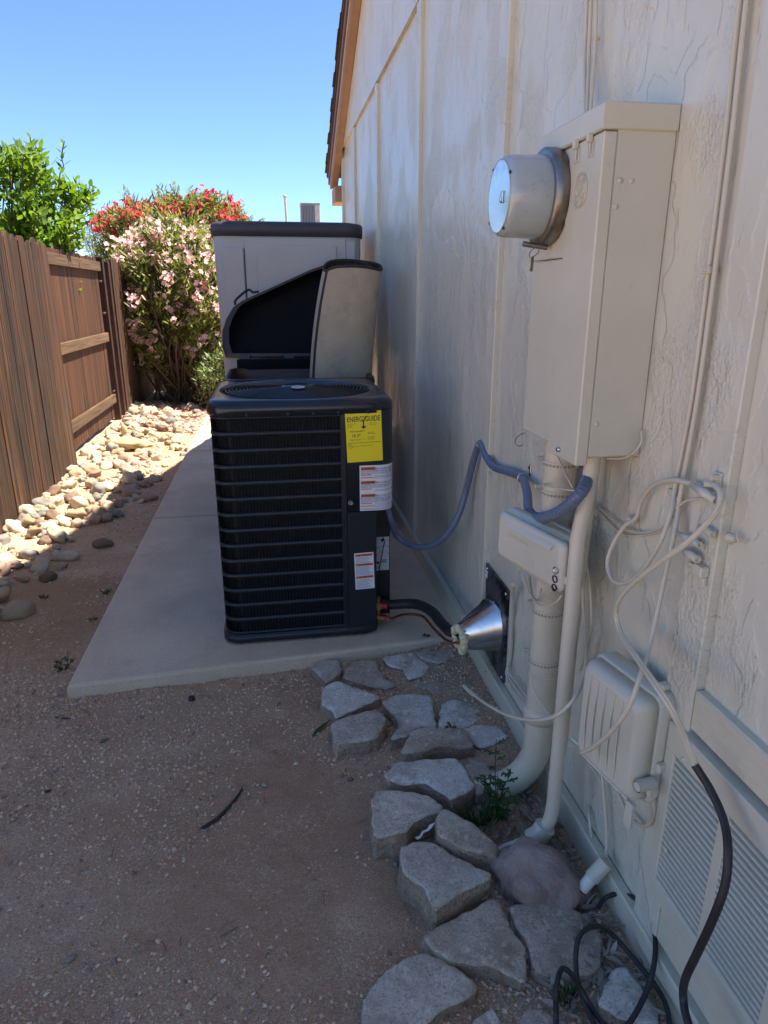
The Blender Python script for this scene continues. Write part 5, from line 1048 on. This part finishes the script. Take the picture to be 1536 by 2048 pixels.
o = MB(); q = on_soil(622, 1472, .006); leafquad(o, q, .11, .018, on_soil(664, 1440, .012)-q, Vector((0, 0, 1)), .1); tag(o.build('fallen_leaf', WLEAF), 'long dark green leaf lying beside the five sided stone', 'leaf')

# ------------------------------------------------------------------ shrubs and trees
def flower(mb, p, r, n):
    n = n.normalized(); u = n.orthogonal().normalized(); v = n.cross(u); a0 = random.uniform(0, 6.28)
    for k in range(5):
        a = a0+k*1.2566; d = u*math.cos(a)+v*math.sin(a); s_ = n.cross(d); mb.add([p, p+d*r*.6+s_*r*.42+n*r*.25, p+d*r*1.05+n*r*.15, p+d*r*.6-s_*r*.42+n*r*.25], [(0,1,2,3)])
def bush(name, label, cat, base, cen, rad, nst, per, leafL, leafW, lm, fm=None, fprob=0.0, fr=.028, ncl=9, low=0.0, upb=.35, frange=(-1, 1)):
    t = thing(name, label, cat); st = MB(); lf = MB(); fl_ = MB()
    for s_ in range(nst):
        while True:
            q = Vector((random.uniform(-1, 1), random.uniform(-1, 1), random.uniform(-1, 1)))
            if .45 < q.length < 1: break
        q = q.normalized(); q = Vector([math.copysign(abs(c_)**.85, c_) for c_ in q])*random.uniform(.72, 1.0)*(1+.14*mnoise.noise((q.x*2.2, q.y*2.2, q.z*2.2+s_*0))); tip = Vector(cen)+Vector((q.x*rad[0], q.y*rad[1], q.z*rad[2]))
        b = Vector(base)+Vector((random.gauss(0, .16), random.gauss(0, .12), 0)); mid = b.lerp(tip, .5)+Vector((random.gauss(0, .12), random.gauss(0, .12), random.uniform(.0, .25)*rad[2])); tip2 = tip+Vector((q.x*.1, q.y*.1, .12+.1*random.random()))
        P = cat_rom([b, mid, tip, tip2], 7); n = len(P); st.tube(P, [.016*(1-.85*i/n) for i in range(n)], 5, caps=False)
        for k in range(per):
            f = 1-(1-low)*random.random()**1.3*.62; i = min(n-2, int(f*(n-1))); p = P[i].lerp(P[i+1], random.random()); ax_ = (P[i+1]-P[i]).normalized(); a = random.uniform(0, 6.28); o_ = ax_.orthogonal().normalized(); d = (o_*math.cos(a)+ax_.cross(o_)*math.sin(a))+ax_*random.uniform(.3, 1.1)+Vector((0, 0, upb)); p = p+Vector((random.gauss(0, .05), random.gauss(0, .05), random.gauss(0, .05)))
            leafquad(lf, p, leafL*random.uniform(.6, 1.15), leafW*random.uniform(.7, 1.2), d, ax_, random.uniform(-.2, .35))
        if fm and frange[0] < q.z < frange[1] and random.random() < fprob:
            for k in range(random.randint(ncl//2, ncl)): flower(fl_, tip2+Vector((random.gauss(0, .055), random.gauss(0, .055), random.gauss(0, .05))), fr*random.uniform(.8, 1.2), Vector((random.gauss(0, .6), -.6+random.gauss(0, .5), .7)))
    st.build('trunk', BARK, t); lf.build('crown', lm, t)
    if fm: fl_.build('flowers', fm, t)
    return t
OY = 10.4; oc = ony(352, 610, OY); ow = (ony(455, 600, OY).x-ony(225, 600, OY).x)/2
bush('oleander', 'tall pink flowering oleander shrub at the end of the side yard', 'shrub', (oc.x+.1, OY, 0), (oc.x+.0, OY, 1.36), (ow*1.02, .8, 1.06), 400, 34, .12, .026, OLEAF, PINKF, .54, .040, 13, low=.1)
rc_ = ony(370, 470, 12.0)
bush('oleander', 'red flowering oleander rising behind the pink one', 'shrub', (rc_.x, 12.0, 0), (rc_.x-.08, 12.0, 2.16), ((ony(525, 450, 12).x-ony(190, 450, 12).x)/2*.96, .55, .72), 330, 34, .13, .024, OLEAF, REDF, .60, .042, 12, low=.15, frange=(.0, 2))
lb_ = ony(425, 760, 9.6); bush('low_shrub', 'low bright green shrub between the oleander and the brown bin', 'shrub', (lb_.x+.2, 9.8, 0), (lb_.x+.2, 9.8, .38), (.34, .35, .42), 90, 26, .10, .024, m_leaf('fresh_leaf', (.10,.16,.04), (.22,.30,.09), .5, .3))
cc = ony(30, 425, 7.6)
ct = bush('citrus_tree', 'bright green citrus tree leaning over the fence at the left', 'tree', (cc.x-.3, 7.6, 0), (cc.x-.40, 7.6, cc.z-.16), (.92, .85, .62), 170, 62, .105, .043, CLEAF, upb=.15)
for (px, py, hh) in ((115, 350, .42), (48, 330, .38), (160, 410, .2)):   # upright water shoots
    b = ony(px, py+30, 7.5); lf = MB(); P = [b+Vector((random.gauss(0, .01)+.02*k, 0, hh*k/6)) for k in range(7)]; lf.tube(P, .006, 5)
    for k in range(16): i = k*6/16; p = P[int(i)].lerp(P[int(i)+1], i % 1); a = k*2.4; leafquad(lf, p, .11*(1.1-.5*k/16), .042*(1.1-.5*k/16), Vector((math.cos(a), math.sin(a), .75)), Vector((0, 0, 1)), .25)
    lf.build('water_shoot', CLEAF, ct)
far = ony(207, 480, 24.0)
bush('weeping_tree', 'pale feathery tree far behind the gate', 'tree', (far.x, 24, 0), (far.x, 24, 2.6), (.55, .6, 1.3), 80, 60, .16, .02, FLEAF, upb=-.6)

# ------------------------------------------------------------------ neighbour beyond the yard
nh = thing('neighbour_house', 'tan house far behind the storage cabinet mostly hidden', 'house'); NY = 19.0
rz_ = ony(640, 447, NY).z; MB().box((-1.2, NY, 0), (9, NY+9, rz_-.35)).build('wall', STUCCO, nh); fixn(MB().plate([(-1.5, NY-.4, rz_-.35), (9.3, NY-.4, rz_-.35), (9.3, NY+4, rz_-.05), (-1.5, NY+4, rz_-.05)], (0, 0, .12)).build('roof', TILE, nh))
for x in (.2, 2.6):
    w_ = MB().box((x, NY-.03, .9), (x+1.1, NY-.001, 1.9)).build('window', PANE, nh); MB().box((x-.05, NY-.05, .85), (x+1.15, NY-.031, .9)).box((x+.53, NY-.05, .9), (x+.57, NY-.031, 1.9)).build('frame', EAVEP, w_)
ru = thing('rooftop_unit', 'grey rooftop air conditioning unit seen above the storage cabinet', 'air conditioner'); UY = NY+3.0
ux0 = ony(602, 420, UY).x; ux1 = ony(640, 420, UY).x; uz1 = ony(620, 405, UY).z; uz0 = ony(620, 452, UY).z-.25
RU1 = M('unit_grey', (.30,.34,.36), (.26,.30,.32), 6, .5); RU2 = M('unit_pale', (.55,.55,.50), None, 6, .5)
MB().box((ux0, UY, uz0), (ux0+(ux1-ux0)*.72, UY+.7, uz1-.06), .01).build('coil_side', RU1, ru); MB().box((ux0+(ux1-ux0)*.722, UY, uz0), (ux1, UY+.7, uz1-.06), .01).build('access_panel', RU2, ru); MB().box((ux0-.01, UY-.01, uz1-.058), (ux1+.01, UY+.71, uz1), .01).build('top_cover', RU1, ru)
for k in range(9): x = ux0+(ux1-ux0)*.72*(k+.5)/9; MB().box((x-.008, UY-.012, uz0+.05), (x+.008, UY-.001, uz1-.08)).build('louver', SHEDL, ru)
for s_ in (0, 1): MB().box((ux0+.02+s_*(ux1-ux0-.1), UY+.05, rz_-.2), (ux0+.08+s_*(ux1-ux0-.1), UY+.6, uz0-.001)).build('foot', RU2, ru)
pl_ = ony(573, 420, NY+2); MB_ = MB().tube([(pl_.x, NY+2, rz_-.2), (pl_.x-.03, NY+2, ony(570, 392, NY+2).z)], .035, 10).lathe([(0, .06), (.03, .06), (.05, .0)], (pl_.x-.03, NY+2, ony(570, 392, NY+2).z-.01), (0, 0, 1), 10); tag(MB_.build('vent_pipe', RU2), 'thin pale vent pipe on the roof behind the storage cabinet', 'pipe')
